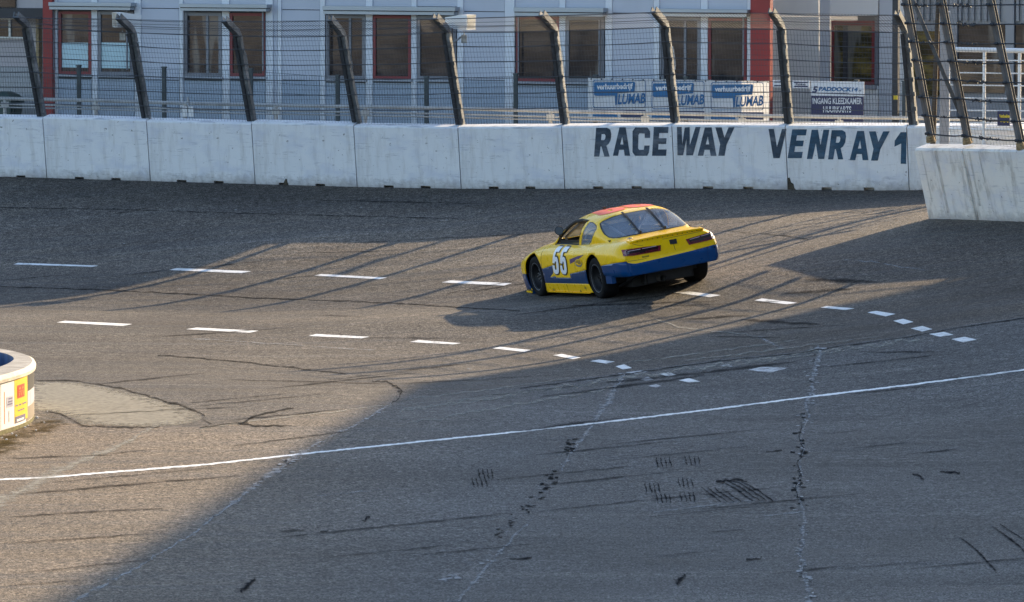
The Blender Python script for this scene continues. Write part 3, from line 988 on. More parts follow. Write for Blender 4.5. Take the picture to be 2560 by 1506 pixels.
LET = dict(
    R=[[(0, 0), (.7, 0), (.92, .07), (1, .22), (.99, .42), (.88, .56), (.74, .62), (1, 1), (.66, 1), (.43, .65), (.37, .65), (.34, 1), (0, 1)],
       [(.38, .22), (.58, .22), (.64, .28), (.63, .38), (.56, .43), (.37, .43)]],
    A=[[(.38, 0), (.74, 0), (1, 1), (.69, 1), (.64, .79), (.37, .79), (.30, 1), (0, 1)], [(.54, .32), (.61, .60), (.43, .60)]],
    C=[[(.16, 0), (.84, 0), (1, .14), (1, .37), (.70, .37), (.69, .22), (.40, .21), (.34, .27), (.32, .74), (.38, .79), (.64, .79), (.68, .64), (.98, .64), (.93, .89), (.84, 1), (.15, 1), (0, .87), (0, .14)]],
    E=[[(.06, 0), (1, 0), (.98, .21), (.42, .21), (.40, .39), (.90, .39), (.88, .59), (.39, .59), (.38, .78), (.92, .78), (.90, 1), (0, 1)]],
    W=[[(0, 0), (.20, 0), (.25, .62), (.33, .02), (.54, 0), (.57, .64), (.79, 0), (1, 0), (.72, 1), (.43, 1), (.42, .42), (.30, 1), (.06, 1)]],
    Y=[[(0, 0), (.33, 0), (.50, .36), (.69, 0), (1, 0), (.62, .62), (.55, 1), (.22, 1), (.29, .60)]],
    V=[[(0, 0), (.30, 0), (.47, .62), (.75, 0), (1, 0), (.62, 1), (.27, 1)]],
    N=[[(.10, 0), (.42, 0), (.63, .52), (.70, 0), (1, 0), (.88, 1), (.58, 1), (.38, .46), (.28, 1), (0, 1)]])
LET['1'] = [[(.52, 0), (1, 0), (.97, 1), (.52, 1), (.56, .36), (0, .46), (.02, .27)]]


def painted_letter(ch, quad, blk, mat):
    """quad: photo pixels of the letter's box (tl, tr, br, bl) on the face of block blk"""
    o, p0, ex, ny = blocks[blk]
    n = -ny / np.linalg.norm(ny)
    q = [np.array(p, float) for p in quad]
    loops = []
    for lp in LET[ch]:
        out = []
        for u, v in lp:
            out.append((q[0] * (1 - u) + q[1] * u) * (1 - v) + (q[3] * (1 - u) + q[2] * u) * v)
        loops.append(out)
    vs, fs = fill2d(loops)
    # the face leans back 12 mm over its height: allow for that
    w = np.array([on_plane(p[0], p[1], p0, n) for p in vs])
    hgt = (w - p0) @ UPW
    w = w + n * (0.004) + ny * (0.012 * hgt / WALL_H)[:, None]
    return mesh_obj('painted_letter', w, up_faces(w, fs, n), mat, parent=o)


def box_q(x0, y0, x1, y1, sh=0):
    return [(x0 + sh, y0), (x1 + sh, y0 + .0), (x1, y1), (x0, y1)]


for ch, x0, y0, x1, y1, blk, mt, sh in [
    ('R', 1485, 320, 1524, 392, 7, 'wall_letter', 5), ('A', 1532, 319, 1575, 390, 7, 'wall_letter', 0), ('C', 1581, 319, 1625, 390, 7, 'wall_letter', 0),
    ('E', 1630, 318, 1669, 390, 7, 'wall_letter', 2), ('W', 1690, 318, 1749, 389, 8, 'wall_letter', 2), ('A', 1744, 319, 1791, 390, 8, 'wall_letter', 0),
    ('Y', 1785, 319, 1833, 390, 8, 'wall_letter', 3), ('V', 1921, 323, 1966, 396, 8, 'wall_letter', 0), ('E', 1969, 324, 2008, 396, 9, 'letter_blue', 9),
    ('N', 2017, 325, 2066, 398, 9, 'letter_blue', 7), ('R', 2070, 326, 2108, 399, 9, 'letter_blue', 9), ('A', 2124, 328, 2171, 401, 9, 'letter_blue', 1),
    ('Y', 2166, 329, 2218, 402, 9, 'letter_blue', 6), ('1', 2236, 331, 2266, 410, 9, 'letter_blue', 0)]:
    painted_letter(ch, [(x0 + sh, y0), (x1 + sh, y0), (x1, y1), (x0, y1)], blk, M[mt])

# dark chipped corner at the foot of the joint under the V
o, p0, ex, ny = blocks[9]
n_ = -ny
vs, fs = fill2d([[(1969, 474), (1968, 446), (1974, 444), (1978, 456), (1984, 460), (1986, 470), (1990, 475)]])
w = np.array([on_plane(a, b, p0, n_) + n_ * 0.005 for a, b in vs])
mesh_obj('chipped_corner', w, up_faces(w, fs, n_), M['earth'], parent=o)
o, p0, ex, ny = blocks[4]
n_ = -ny
vs, fs = fill2d([[(708, 470), (710, 455), (714, 447), (718, 448), (719, 458), (722, 470)]])
w = np.array([on_plane(a, b, p0, n_) + n_ * 0.005 for a, b in vs])
mesh_obj('chipped_corner', w, up_faces(w, fs, n_), M['earth'], parent=o)

# ------------------------------------------------------------------ the catch fence on the wall
# (foot, knee, tip) pixels of each leaning post
POSTS = [((-158, 290), (-200, 66), (-232, 42)), ((104, 296), (64, 68), (38, 44)), ((366, 302), (328, 82), (294, 48)), ((630, 311), (592, 90), (558, 54)),
         ((892, 311), (853, 90), (822, 52)), ((1150, 311), (1114, 80), (1086, 48)), ((1412, 308), (1384, 78), (1352, 40)), ((1688, 306), (1662, 68), (1632, 31)),
         ((1972, 309), (1952, 73), (1926, 33)), ((2284, 318), (2262, 82), (2240, 38))]


def post_points(i):
    f, k, t = POSTS[i]
    x = (f[0] - 1280) / FPX * 97
    y0 = float(wall_y(x)) + 0.10
    a = at_depth(f[0], f[1], y0)
    b = at_depth(k[0], k[1], y0 - 0.30)
    c = at_depth(t[0], t[1], y0 - 0.62)
    return a, b, c


fence = empty('catch_fence', BASES[1] + UPW * WALL_H, 'tall steel catch fence of wires and mesh on leaning kinked posts above the white wall', 'fence')
PP = [post_points(i) for i in range(len(POSTS))]


def sweep(mb, prof, pts, ex, m=0):
    """sweep a closed profile (across, depth) along points; ex = across direction"""
    rings = []
    for i, p in enumerate(pts):
        t = pts[min(i + 1, len(pts) - 1)] - pts[max(i - 1, 0)]
        t /= np.linalg.norm(t)
        e = ex - t * (ex @ t); e /= np.linalg.norm(e)
        d = np.cross(t, e)
        rings.append([p + e * u + d * v for u, v in prof])
    mb.loft(rings, m)


def channel(w, d, th):
    return [(-w / 2, 0), (w / 2, 0), (w / 2, d), (w / 2 - th, d), (w / 2 - th, th), (-w / 2 + th, th), (-w / 2 + th, d), (-w / 2, d)]


PEX = np.array([0.93, -0.36, 0.0])
for i, (a, b, c) in enumerate(PP):
    mb = MB()
    pts = [a - (b - a) * 0.10, a, b - (b - a) * 0.02, b + (c - b) * 0.08, c]
    sweep(mb, channel(0.105, 0.11, 0.020), pts, PEX)
    # rivet plates / cable clamps on the right-hand flange
    d = (b - a)
    for q in np.linspace(0.04, 0.97, 7):
        p = a + d * q
        mb.box((0.045, -0.035, -0.035), (0.085, 0.03, 0.04), PEX, np.array([.36, .93, 0]), d / np.linalg.norm(d), p)
    po = mb.build('post', M['post'], parent=fence)
    mb = MB()
    sweep(mb, [(-0.075, -0.028), (-0.012, -0.028), (-0.012, -0.003), (-0.075, -0.003)], [a + d * 0.0, a + d * .5, b - d * 0.01], PEX)
    mb.build('edge_strip', M['post_dark'], parent=po)
    if i in (3, 4, 6, 7):
        mb = MB()
        p = a + d * rng.uniform(0.5, 0.62)
        mb.tube([p + PEX * .10, p + PEX * .115 + d * .04, p + PEX * .115 + d * .2, p + PEX * .10 + d * .24], 0.012, 5)
        mb.build('clamp_bar', M['white_metal'] if i in (6, 7) else M['galv'], parent=po)

CABLE_Q = [-0.02, 0.17, 0.34, 0.51, 0.68, 0.85, 1.0]
for ci, q in enumerate(CABLE_Q + [1.5, 2.0]):
    pts = []
    for i, (a, b, c) in enumerate(PP):
        p = a + (b - a) * q if q <= 1 else b + (c - b) * (q - 1)
        p = p + np.array([0.02, -0.09, 0.0])
        if pts:
            l = pts[-1]
            sag = rng.uniform(0.004, 0.03)
            for s in (0.25, 0.5, 0.75):
                pts.append(l + (p - l) * s - np.array([0, 0, 4 * sag * s * (1 - s)]))
        pts.append(p)
    mb = MB(); mb.tube(pts, 0.0075 if q < 1.2 else 0.006, 5)
    mb.build('cable', M['cable'], parent=fence)


def wire_panel(name, parent, corners, nu, nv, r, mat, wob=0.0, diag=False):
    """welded mesh between four corners (bottom-left, bottom-right, top-right, top-left), one joined part"""
    bl, br, tr, tl = corners
    mb = MB()
    P = lambda u, v: (bl * (1 - u) + br * u) * (1 - v) + (tl * (1 - u) + tr * u) * v
    off = np.array([0, 0.012, 0])
    if not diag:
        for i in range(nu + 1):
            u = i / nu
            mb.tube([P(u, 0), P(u, 1)], r, 3, cap=False)
    else:
        for i in range(-3, nu + 1):
            u = i / nu; du = 3.0 / nu
            a, b = max(u, 0), min(u + du, 1)
            if b > a:
                mb.tube([P(a, 1 - (a - u) / du), P(b, 1 - (b - u) / du)], r, 3, cap=False)
    for j in range(nv + 1):
        v = j / nv
        k = 5
        mb.tube([P(s / k, v) + off + np.array([0, 0, wob * math.sin(7 * s + j)]) for s in range(k + 1)], r * 1.15, 3, cap=False)
    o = mb.build(name, mat, parent=parent)
    o['kind'] = 'stuff'
    return o


sh = np.array([0.0, -0.07, 0.0])
for i in range(len(PP) - 1):
    a0, b0, c0 = PP[i]; a1, b1, c1 = PP[i + 1]
    n = max(8, int(np.linalg.norm(a1 - a0) / 0.055))
    wire_panel('mesh_panel', fence, (a0 + sh, a1 + sh, b1 + sh, b0 + sh), n, 18, 0.0024, M['wire'], 0.004)
    wire_panel('top_mesh', fence, (b0 + sh, b1 + sh, c1 + sh, c0 + sh), n, 3, 0.0036, M['wire'], 0.0, True)

# ------------------------------------------------------------------ two-storey building behind the fence
FDIR = np.array([math.cos(math.atan(-0.425)), math.sin(math.atan(-0.425)), 0.0])
FN = np.array([FDIR[1], -FDIR[0], 0.0])          # towards the track
F0 = np.array([4.75, 105.2, 0.0])                # corner of the tall part
ZV = np.array([0, 0, 1.0])


def fac(px, py, off=0.0):
    """photo pixel -> (along, height) on the facade plane moved off towards the track"""
    w = on_plane(px, py, F0 + FN * off, FN)
    return (w - F0) @ FDIR, w[2]


def fbox(mb, px0, py0, px1, py1, d0, d1, m=0, ref=None):
    """box on the facade from pixel corners; d0..d1 = distance in front of the plane"""
    r = d1 if ref is None else ref
    ym = 0.5 * (py0 + py1)
    a0, _ = fac(px0, ym, r); a1, _ = fac(px1, ym, r)
    xm = 0.5 * (px0 + px1)
    _, z1 = fac(xm, py0, r); _, z0 = fac(xm, py1, r)
    mb.box((a0, -d1, z0), (a1, -d0, z1), FDIR, -FN, ZV, F0)


def fpart(name, rects, d0, d1, mat, parent):
    mb = MB()
    for r in rects:
        fbox(mb, *r, d0, d1)
    return mb.build(name, mat, parent=parent)


aL = fac(131, 100)[0]
bld = empty('paddock_building', F0 + FDIR * aL * 0.5 + ZV * ZB, 'long two storey blue-grey panelled building with red corner columns and roller awnings behind the fence', 'building')
mb = MB()
BK = np.array([-0.02, 9.0, 0.0])                 # the end walls run straight back
c0, c1 = F0 + FDIR * aL - FN * .02, F0 + FDIR * 0.02 - FN * .02


def prism4(a, b, z0, z1):
    q = [a, b, b + BK, a + BK]
    mb.hexa([(p[0], p[1], z0) for p in q] + [(p[0], p[1], z1) for p in q])


prism4(c0, c1, ZB - .3, 8.75)
mb.build('wall', M['joint'], parent=bld)
mb = MB()
prism4(F0 + FDIR * (aL - .15) + FN * .15, F0 + FDIR * 0.12 + FN * .15, 8.75, 8.92)
mb.build('roof', M['fascia'], parent=bld)
fpart('red_column', [(107, -240, 130, 330)], 0.0, 0.16, M['red'], bld)['label'] = 'red column at the left end'
fpart('red_column', [(1876, -240, 1925, 330)], 0.0, 0.16, M['red'], bld)['label'] = 'red column at the right corner'
# pale vertical strips between the panels
STRIPS = [(131, 143), (336, 352), (448, 457), (664, 682), (694, 703), (800, 812), (1143, 1158), (1262, 1286), (1513, 1530), (1634, 1648), (1868, 1876)]
for a, b in STRIPS:
    fpart('facade_strip', [(a, -240, b, 330)], 0.0, 0.055, M['strip'], bld)
# wall panels above, between and under the windows
GROUPS = [(143, 336, [228.5, 243]), (457, 664, [555, 573]), (812, 1143, [914, 931, 1028, 1041]), (1286, 1513, [1398, 1413]), (1648, 1868, [1752, 1769])]
BLANKS = [(352, 448), (682, 694), (703, 800), (1158, 1262), (1530, 1634)]
for (a, b) in BLANKS:
    jy = 25 + (a - 700) * 0.010
    if b - a > 20:
        fpart('wall_panel', [(a + .6, -240, b - .6, -110)], 0.0, 0.03, M['panel'], bld)
        fpart('wall_panel', [(a + .6, -108, b - .6, jy - 1)], 0.0, 0.03, M['panel'], bld)
        fpart('wall_panel', [(a + .6, jy + 1, b - .6, 200)], 0.0, 0.03, M['panel'], bld)
        fpart('wall_panel', [(a + .6, 202, b - .6, 330)], 0.0, 0.03, M['lowpanel'], bld)
    else:
        fpart('wall_panel', [(a + .6, -240, b - .6, 330)], 0.0, 0.03, M['panel'], bld)
for (a, b, mul) in GROUPS:
    top = 6 + (a - 140) * 0.0125
    edges = [a] + mul + [b]
    for i in range(0, len(edges), 2):
        fpart('wall_panel', [(edges[i] + .6, -240, edges[i + 1] - .6, -110)], 0.0, 0.03, M['panel'], bld)
        fpart('wall_panel', [(edges[i] + .6, -108, edges[i + 1] - .6, top + 2)], 0.0, 0.03, M['panel'], bld)
        sy = 192 + (a - 140) * 0.0145
        fpart('wall_panel', [(edges[i] + .6, sy + 6, edges[i + 1] - .6, 330)], 0.0, 0.03, M['lowpanel'], bld)
    for i in range(1, len(edges) - 1, 2):
        fpart('facade_strip', [(edges[i], -240, edges[i + 1], 330)], 0.0, 0.055, M['strip'], bld)
# windows: (x0, x1, y0, y1, frame, film)
WIN = [(146, 228, 29, 186, 'red_frame', 1), (244, 333, 29, 188, 'grey_frame', 1), (460, 554, 32, 191, 'grey_frame', 0), (574, 662, 33, 191, 'red_frame', 0),
       (815, 913, 38, 198, 'grey_frame', 0), (932, 1027, 39, 198, 'red_frame', 0), (1042, 1140, 40, 199, 'grey_frame', 0),
       (1290, 1397, 42, 204, 'red_frame', 0), (1414, 1510, 43, 205, 'grey_frame', 0), (1652, 1751, 45, 207, 'grey_frame', 0), (1770, 1866, 46, 208, 'red_frame', 0)]
for k, (x0, x1, y0, y1, fm, film) in enumerate(WIN):
    w = 7 if fm == 'red_frame' else 8
    fr = fpart('window', [(x0, y0, x0 + w, y1), (x1 - w, y0, x1, y1), (x0 + w, y0, x1 - w, y0 + w), (x0 + w, y1 - w, x1 - w, y1)], 0.0, 0.04, M[fm], bld)
    if fm == 'red_frame':
        fr['label'] = 'window in a red frame'
    fpart('pane', [(x0 + w, y0 + w, x1 - w, y1 - w)], -0.01, 0.008, M['pane'], fr)
    if film:
        fpart('window_film', [(x0 + w + 1, y0 + 78, x1 - w - 1, y1 - w - 9)], 0.009, 0.014, M['cyan_film'], fr)
    elif k in (2, 4, 9):
        fpart('glazing_bar', [((x0 + x1) / 2 + 8, y0 + w, (x0 + x1) / 2 + 14, y1 - w)], 0.009, 0.03, M['grey_frame'], fr)
    fpart('sill', [(x0 - 1, y1 + 1, x1 + 1, y1 + 6)], 0.0, 0.11, M['sill'], fr)
for (x0, x1, y0, y1) in [(121, 327, 7, 25), (448, 667, 11, 28), (806, 1137, 17, 37), (1284, 1508, 20, 41), (1640, 1868, 24, 42)]:
    mb = MB()
    fbox(mb, x0, y0, x1, y0 + (y1 - y0) * .50, 0.06, 0.30)
    fbox(mb, x0 + 2, y0 + (y1 - y0) * .62, x1 - 2, y1, 0.06, 0.27)
    aw = mb.build('awning', M['awning'], parent=bld)
    mb = MB(); fbox(mb, x0 + 2, y0 + (y1 - y0) * .50, x1 - 2, y0 + (y1 - y0) * .62, 0.06, 0.25)
    mb.build('awning_slot', M['awning_dark'], parent=aw)
    mb = MB()
    for x in (x0 + 10, x1 - 12):
        mb = MB(); fbox(mb, x, y1, x + 3, y1 + 150, 0.10, 0.13)
        mb.build('guide_rail', M['grey_frame'], parent=aw)

# ---- lower white annexe and corrugated hall to the right of the red column
SB = 5.0                                         # set back behind the tall part
ann = empty('annexe', F0 + FDIR * 4 - FN * SB + ZV * ZB, 'low white panelled annexe with one red framed window right of the red column', 'building')
mb = MB()
a1 = fac(2262, 100, -SB)[0]
mb.box((0.06, SB + 0.02, ZB - .3), (a1, SB + 8.0, 4.3), FDIR, -FN, ZV, F0); mb.build('wall', M['joint'], parent=ann)
mb = MB(); mb.box((0.06, SB - 0.1, 4.3), (a1, SB + 8.1, 4.42), FDIR, -FN, ZV, F0); mb.build('roof', M['fascia'], parent=ann)
for (a, b, y0, y1, mt) in [(1927, 2047, -110, 40, 'white_panel'), (1927, 2047, 42, 330, 'white_panel'), (2049, 2074, -110, 330, 'strip'), (2076, 2196, -110, 40, 'white_panel'),
                           (2076, 2196, 214, 330, 'white_panel'), (2198, 2232, -110, 330, 'strip'), (2234, 2260, -110, 330, 'white_panel')]:
    fpart('wall_panel', [(a, y0, b, y1)], 0.0 - SB, (0.03 if mt != 'strip' else 0.05) - SB, M[mt], ann)
fr = fpart('window', [(2078, 52, 2084, 212), (2179, 52, 2186, 212), (2084, 52, 2179, 64), (2084, 204, 2179, 212)], 0.0 - SB, 0.05 - SB, M['red_frame'], ann)
fr['label'] = 'tall window in a red frame with amber reflections'
fpart('pane', [(2084, 64, 2179, 204)], -0.01 - SB, 0.01 - SB, M['pane_warm'], fr)
fpart('glazing_bar', [(2107, 64, 2119, 204)], 0.011 - SB, 0.03 - SB, M['fascia'], fr)
fpart('sill', [(2076, 213, 2190, 222)], 0.0 - SB, 0.10 - SB, M['sill'], fr)
fpart('reveal', [(2186, 44, 2196, 212)], 0.0 - SB, 0.035 - SB, M['grey_frame'], ann)

hall = empty('corrugated_hall', F0 + FDIR * 10 - FN * SB + ZV * ZB, 'grey corrugated hall with dark openings behind the right-hand wall and white pipe gate', 'building')
mb = MB()
aa = fac(2263, 100, -SB)[0] + .01; ab = aa + 6.6
mb.box((aa, SB + 0.05, ZB - .3), (ab, SB + 8.0, 4.3), FDIR, -FN, ZV, F0); mb.build('wall', M['grey_clad'], parent=hall)
mb = MB(); mb.box((aa, SB - 0.1, 4.3), (ab, SB + 8.1, 4.42), FDIR, -FN, ZV, F0); mb.build('roof', M['fascia'], parent=hall)
mb = MB()
for a in np.arange(aa + .05, ab - .1, 0.13):                 # ribs of the upper cladding
    z0 = fac(2400, 52, -SB)[1]
    mb.box((a, SB - 0.03, z0), (a + 0.055, SB + 0.049, 4.3), FDIR, -FN, ZV, F0)
mb.build('cladding_ribs', M['grey_clad'], parent=hall)['kind'] = 'stuff'
fpart('window', [(2250, 78, 2360, 240)], 0.0 - SB, 0.02 - SB, M['pane_warm'], hall)['label'] = 'wide window with pale amber glass'
fpart('door_opening', [(2393, 60, 2512, 232)], 0.0 - SB, 0.02 - SB, M['pane'], hall)
fpart('door_opening', [(2535, 60, 2640, 240)], 0.0 - SB, 0.02 - SB, M['pane'], hall)
for a, b in ((2372, 2392), (2513, 2534)):
    fpart('pillar', [(a, -40, b, 330)], 0.0 - SB, 0.09 - SB, M['grey_clad'], hall)

# ---- older building at the far left, set back
old = empty('old_building', F0 + FDIR * (aL - 2.0) - FN * 1.2 + ZV * ZB, 'weathered pale building with dark roof edge and white framed window at far left', 'building')
mb = MB(); mb.box((aL - 9, 1.2, ZB - .3), (aL - 0.05, 8.5, 6.2), FDIR, -FN, ZV, F0); mb.build('wall', M['lilac_wall'], parent=old)
mb = MB(); mb.box((aL - 9, 1.1, 6.2), (aL - 0.05, 8.6, 6.4), FDIR, -FN, ZV, F0); mb.build('roof', M['fascia'], parent=old)
fpart('roof_edge', [(-260, 21, 108, 42)], -1.2, -0.55, M['fascia'], old)
fpart('upper_window', [(-150, -60, 38, 18)], -1.2, -1.15, M['pane'], old)
fr = fpart('window', [(-60, 44, -54, 96), (57, 44, 62, 96), (-54, 44, 57, 49), (-54, 92, 57, 96), (21, 49, 26, 92)], -1.2, -1.13, M['white_metal'], old)
fpart('pane', [(-54, 49, 57, 92)], -1.2, -1.17, M['pane'], fr)
fpart('down_pipe', [(90, 44, 97, 300)], -1.2, -1.05, M['rust'], old)
fpart('low_cladding', [(-260, 166, 100, 330)], -1.2, -1.12, M['grey_clad'], old)

# green wheelie bin against the old building
p = on_plane(12, 290, F0 - FN * 0.4, FN); p[2] = ZB
bn = empty('litter_bin', p, 'dark green wheeled bin with a hooded lid beside the pale building at far left', 'bin')
mb = MB()
mb.loft([[p + FDIR * a * s + FN * b * s + ZV * h for a, b in ((-.26, -.26), (.26, -.26), (.26, .26), (-.26, .26))] for h, s in ((0.05, .82), (.85, 1.0))])
mb.build('body', M['bin'], parent=bn)
mb = MB()
mb.loft([[p + FDIR * a * s + FN * b * s + ZV * h for a, b in ((-.29, -.29), (.29, -.29), (.29, .29), (-.29, .29))] for h, s in ((.853, 1.0), (.93, 1.0), (1.02, .72), (1.08, .35))])
mb.build('lid', M['bin'], parent=bn)
mb = MB()
for s in (-.2, .2):
    mb.tube([p + FDIR * (s - .03) - FN * .2 + ZV * .1, p + FDIR * (s + .03) - FN * .2 + ZV * .1], .1, 12)
mb.build('wheel', M['black'], parent=bn)

# ------------------------------------------------------------------ mesh fence and steel rail behind the wall
PF_D = 0.95                                      # the wire fence stands this far before the facade
pf = empty('mesh_fence', F0 + FN * PF_D + ZV * ZB, 'low double-wire mesh fence with dark posts in front of the building', 'fence')


def ff(px, py):
    return on_plane(px, py, F0 + FN * PF_D, FN)


PFX = [-12, 198, 411, 628, 845, 1067, 1290, 1490, 1716, 1962, 2142, 2262]
tops = []
for k, px in enumerate(PFX):
    t = ff(px, 166 + (px - 200) * 0.019 + (12 if 800 < px < 1250 else 0))
    b = t.copy(); b[2] = ZB
    tops.append(t)
    mb = MB()
    mb.box((-.035, -.05, 0), (.035, .02, t[2] - ZB), FDIR, -FN, ZV, b)
    mb.box((-.045, -.06, t[2] - ZB), (.045, .03, t[2] - ZB + .025), FDIR, -FN, ZV, b)
    mb.build('post', M['green_post'], parent=pf)
for a, b in zip(tops[:-1], tops[1:]):
    lo = lambda p: np.array([p[0], p[1], ZB + .05])
    d = FN * 0.06
    n = max(4, int(np.linalg.norm(b - a) / 0.052))
    wire_panel('mesh_panel', pf, (lo(a) + d, lo(b) + d, b + d - ZV * .03, a + d - ZV * .03), n, 8, 0.0034, M['green_post'])

gr = empty('guard_rail', np.array([0, 99.0, ZB]), 'pale steel guard rail on short posts between the white wall and the mesh fence', 'guard rail')


def gp(px, py):
    x = (px - 1280) / FPX * 99
    return at_depth(px, py, float(wall_y(x)) + 1.35)


for (dy, r) in ((0, .035), (14, .018), (22, .014)):
    pts = [gp(px, y + dy) for px, y in ((-150, 244), (20, 247), (240, 252), (470, 259), (700, 264), (950, 268), (1150, 272), (1400, 279), (1650, 284), (1900, 290), (2290, 296), (2600, 302))]
    mb = MB(); mb.tube(pts, r, 6)
    mb.build('rail', M['rail'], parent=gr)
for px, y in ((12, 247), (240, 252), (463, 259), (690, 264), (913, 267), (1150, 272), (1376, 278), (1613, 283), (1855, 288), (2098, 293)):
    t = gp(px, y); b = t.copy(); b[2] = ZB - .1
    mb = MB(); mb.tube([b, t], .032, 8)
    mb.box((-.07, -.05, -.16), (.07, .05, -.06), o=t)
    mb.build('post', M['rail'], parent=gr)

# white reflector box on the rail
p = gp(470, 279)
wb_ = empty('reflector_box', p, 'small white double reflector box hung low on the guard rail at left', 'reflector')
for s in (-.055, .055):
    mb = MB(); mb.box((s - .045, -.10, -.09), (s + .045, -.05, .09), o=p); mb.build('reflector', M['white_metal'], parent=wb_)
mb = MB(); mb.tube([p + (0, -.075, .09), p + (0, -.03, .26)], .015, 6); mb.build('bracket', M['galv'], parent=wb_)


# ------------------------------------------------------------------ printed signs
def text_outline(body, bold=0.0):
    """triangles of a line of lettering, scaled to the unit box"""
    cu = bpy.data.curves.new('t', 'FONT')
    cu.body = body
    cu.offset = bold
    cu.resolution_u = 3
    ob = bpy.data.objects.new('t', cu)
    COL.objects.link(ob)
    dg = bpy.context.evaluated_depsgraph_get()
    me = bpy.data.meshes.new_from_object(ob.evaluated_get(dg))
    v = np.array([p.co[:2] for p in me.vertices]); f = [tuple(p.vertices) for p in me.polygons]
    bpy.data.objects.remove(ob); bpy.data.curves.remove(cu); bpy.data.meshes.remove(me)
    lo, hi = v.min(0), v.max(0)
    return (v - lo) / (hi - lo), f


def plane_print(name, parent, loops_or_text, x0, y0, x1, y1, p0, n, off, mat, bold=0.02, slant=0.0, rise=0.0):
    """flat print on the plane (p0, n): text or pixel loops"""
    if isinstance(loops_or_text, str):
        uv, fs = text_outline(loops_or_text, bold)
        px = x0 + uv[:, 0] * (x1 - x0) + slant * uv[:, 1] * (y1 - y0)
        py = y1 + uv[:, 1] * (y0 - y1) + rise * uv[:, 0] * (x1 - x0)
        pix = np.c_[px, py]
    else:
        pix, fs = fill2d(loops_or_text)
    w = np.array([on_plane(a, b, np.asarray(p0) + n * off, n) for a, b in pix])
    return mesh_obj(name, w, up_faces(w, fs, n), mat, parent=parent)


def rrect(x0, y0, x1, y1, r):
    out = []
    for cx, cy, a0 in ((x1 - r, y0 + r, -90), (x1 - r, y1 - r, 0), (x0 + r, y1 - r, 90), (x0 + r, y0 + r, 180)):
        for k in range(4):
            a = math.radians(a0 + 30 * k)
            out.append((cx + r * math.cos(a), cy + r * math.sin(a)))
    return out


BD = PF_D + 0.10
bp0 = F0 + FN * BD
q = on_plane(1700, 290, bp0, FN); q[2] = ZB
ban = empty('banner', q, 'long white banner on the mesh fence printed three times with a blue logo', 'banner')
mb = MB()
NB = 40
rows = []
for k in range(NB + 1):
    u = k / NB
    px = 1470 + u * (1923 - 1470)
    t = on_plane(px, 195 + u * 8 + 1.2 * abs(math.sin(u * math.pi * 9)), bp0, FN); b = on_plane(px, 300 + u * 3, bp0, FN)
    wv = FN * 0.008 * math.sin(u * 60)
    rows.append((b + wv, (b + t) / 2 + wv, t + wv))
vs = [p for r in rows for p in r]
fs = [(i * 3 + j, (i + 1) * 3 + j, (i + 1) * 3 + j + 1, i * 3 + j + 1) for i in range(NB) for j in (0, 1)]
mesh_obj('cloth', vs, fs, M['banner'], parent=ban, smooth=True)
mb = MB()
for k in range(18):
    c = on_plane(1478 + k * 26, 198 + k * .45, bp0 + FN * .012, FN)
    mb.box((-.012, -.004, -.012), (.012, .004, .012), FDIR, -FN, ZV, c)
mb.build('eyelets', M['post_dark'], parent=ban)['kind'] = 'stuff'
for k, x in enumerate((1482, 1629, 1777)):
    y = 200 + k * 3
    s = 0.012
    plane_print('logo_frame', ban, [rrect(x, y, x + 132, y + 70, 6), rrect(x + 1.6, y + 1.6, x + 130.4, y + 68.4, 5)], 0, 0, 0, 0, bp0, FN, s, M['print_blue'])
    box = [(x + 5, y + 6), (x + 104, y + 5), (x + 106, y + 8), (x + 104, y + 31), (x + 62, y + 33), (x + 60, y + 62), (x + 56, y + 64), (x + 55, y + 40), (x + 6, y + 40), (x + 3, y + 37), (x + 3, y + 9)]
    plane_print('logo_box', ban, [box], 0, 0, 0, 0, bp0, FN, s + .002, M['print_blue'])
    plane_print('lettering', ban, 'verhuurbedrijf', x + 10, y + 10, x + 100, y + 29, bp0, FN, s + .005, M['sign_white'], 0.035, rise=-.02)
    plane_print('lettering', ban, 'LUMAB', x + 62, y + 36, x + 130, y + 62, bp0, FN, s + .004, M['print_blue'], 0.03, slant=.12, rise=-.05)
    plane_print('stripe', ban, [[(x, y + 74), (x + 132, y + 75), (x + 132, y + 80), (x, y + 79)]], 0, 0, 0, 0, bp0, FN, s, M['print_dark'])
    plane_print('stripe', ban, [[(x, y + 86), (x + 60, y + 86), (x + 62, y + 93), (x, y + 92)]], 0, 0, 0, 0, bp0, FN, s, M['print_blue'])
    plane_print('stripe', ban, [[(x + 70, y + 86), (x + 132, y + 87), (x + 132, y + 94), (x + 70, y + 93)]], 0, 0, 0, 0, bp0, FN, s, M['print_dark'])


def board(name, label, x0, y0, x1, y1, mat, cat='sign', d=BD, th=0.02):
    p0 = F0 + FN * d
    q = on_plane((x0 + x1) / 2, y1, p0, FN)
    e = empty(name, q, label, cat)
    mb = MB()
    a0 = (on_plane(x0, y0, p0, FN) - F0) @ FDIR; a1 = (on_plane(x1, y0, p0, FN) - F0) @ FDIR
    z1 = on_plane((x0 + x1) / 2, y0, p0, FN)[2]; z0 = on_plane((x0 + x1) / 2, y1, p0, FN)[2]
    mb.box((a0, -d, z0), (a1, -d + th, z1), FDIR, -FN, ZV, F0)
    mb.build('board', mat, parent=e)
    return e, p0


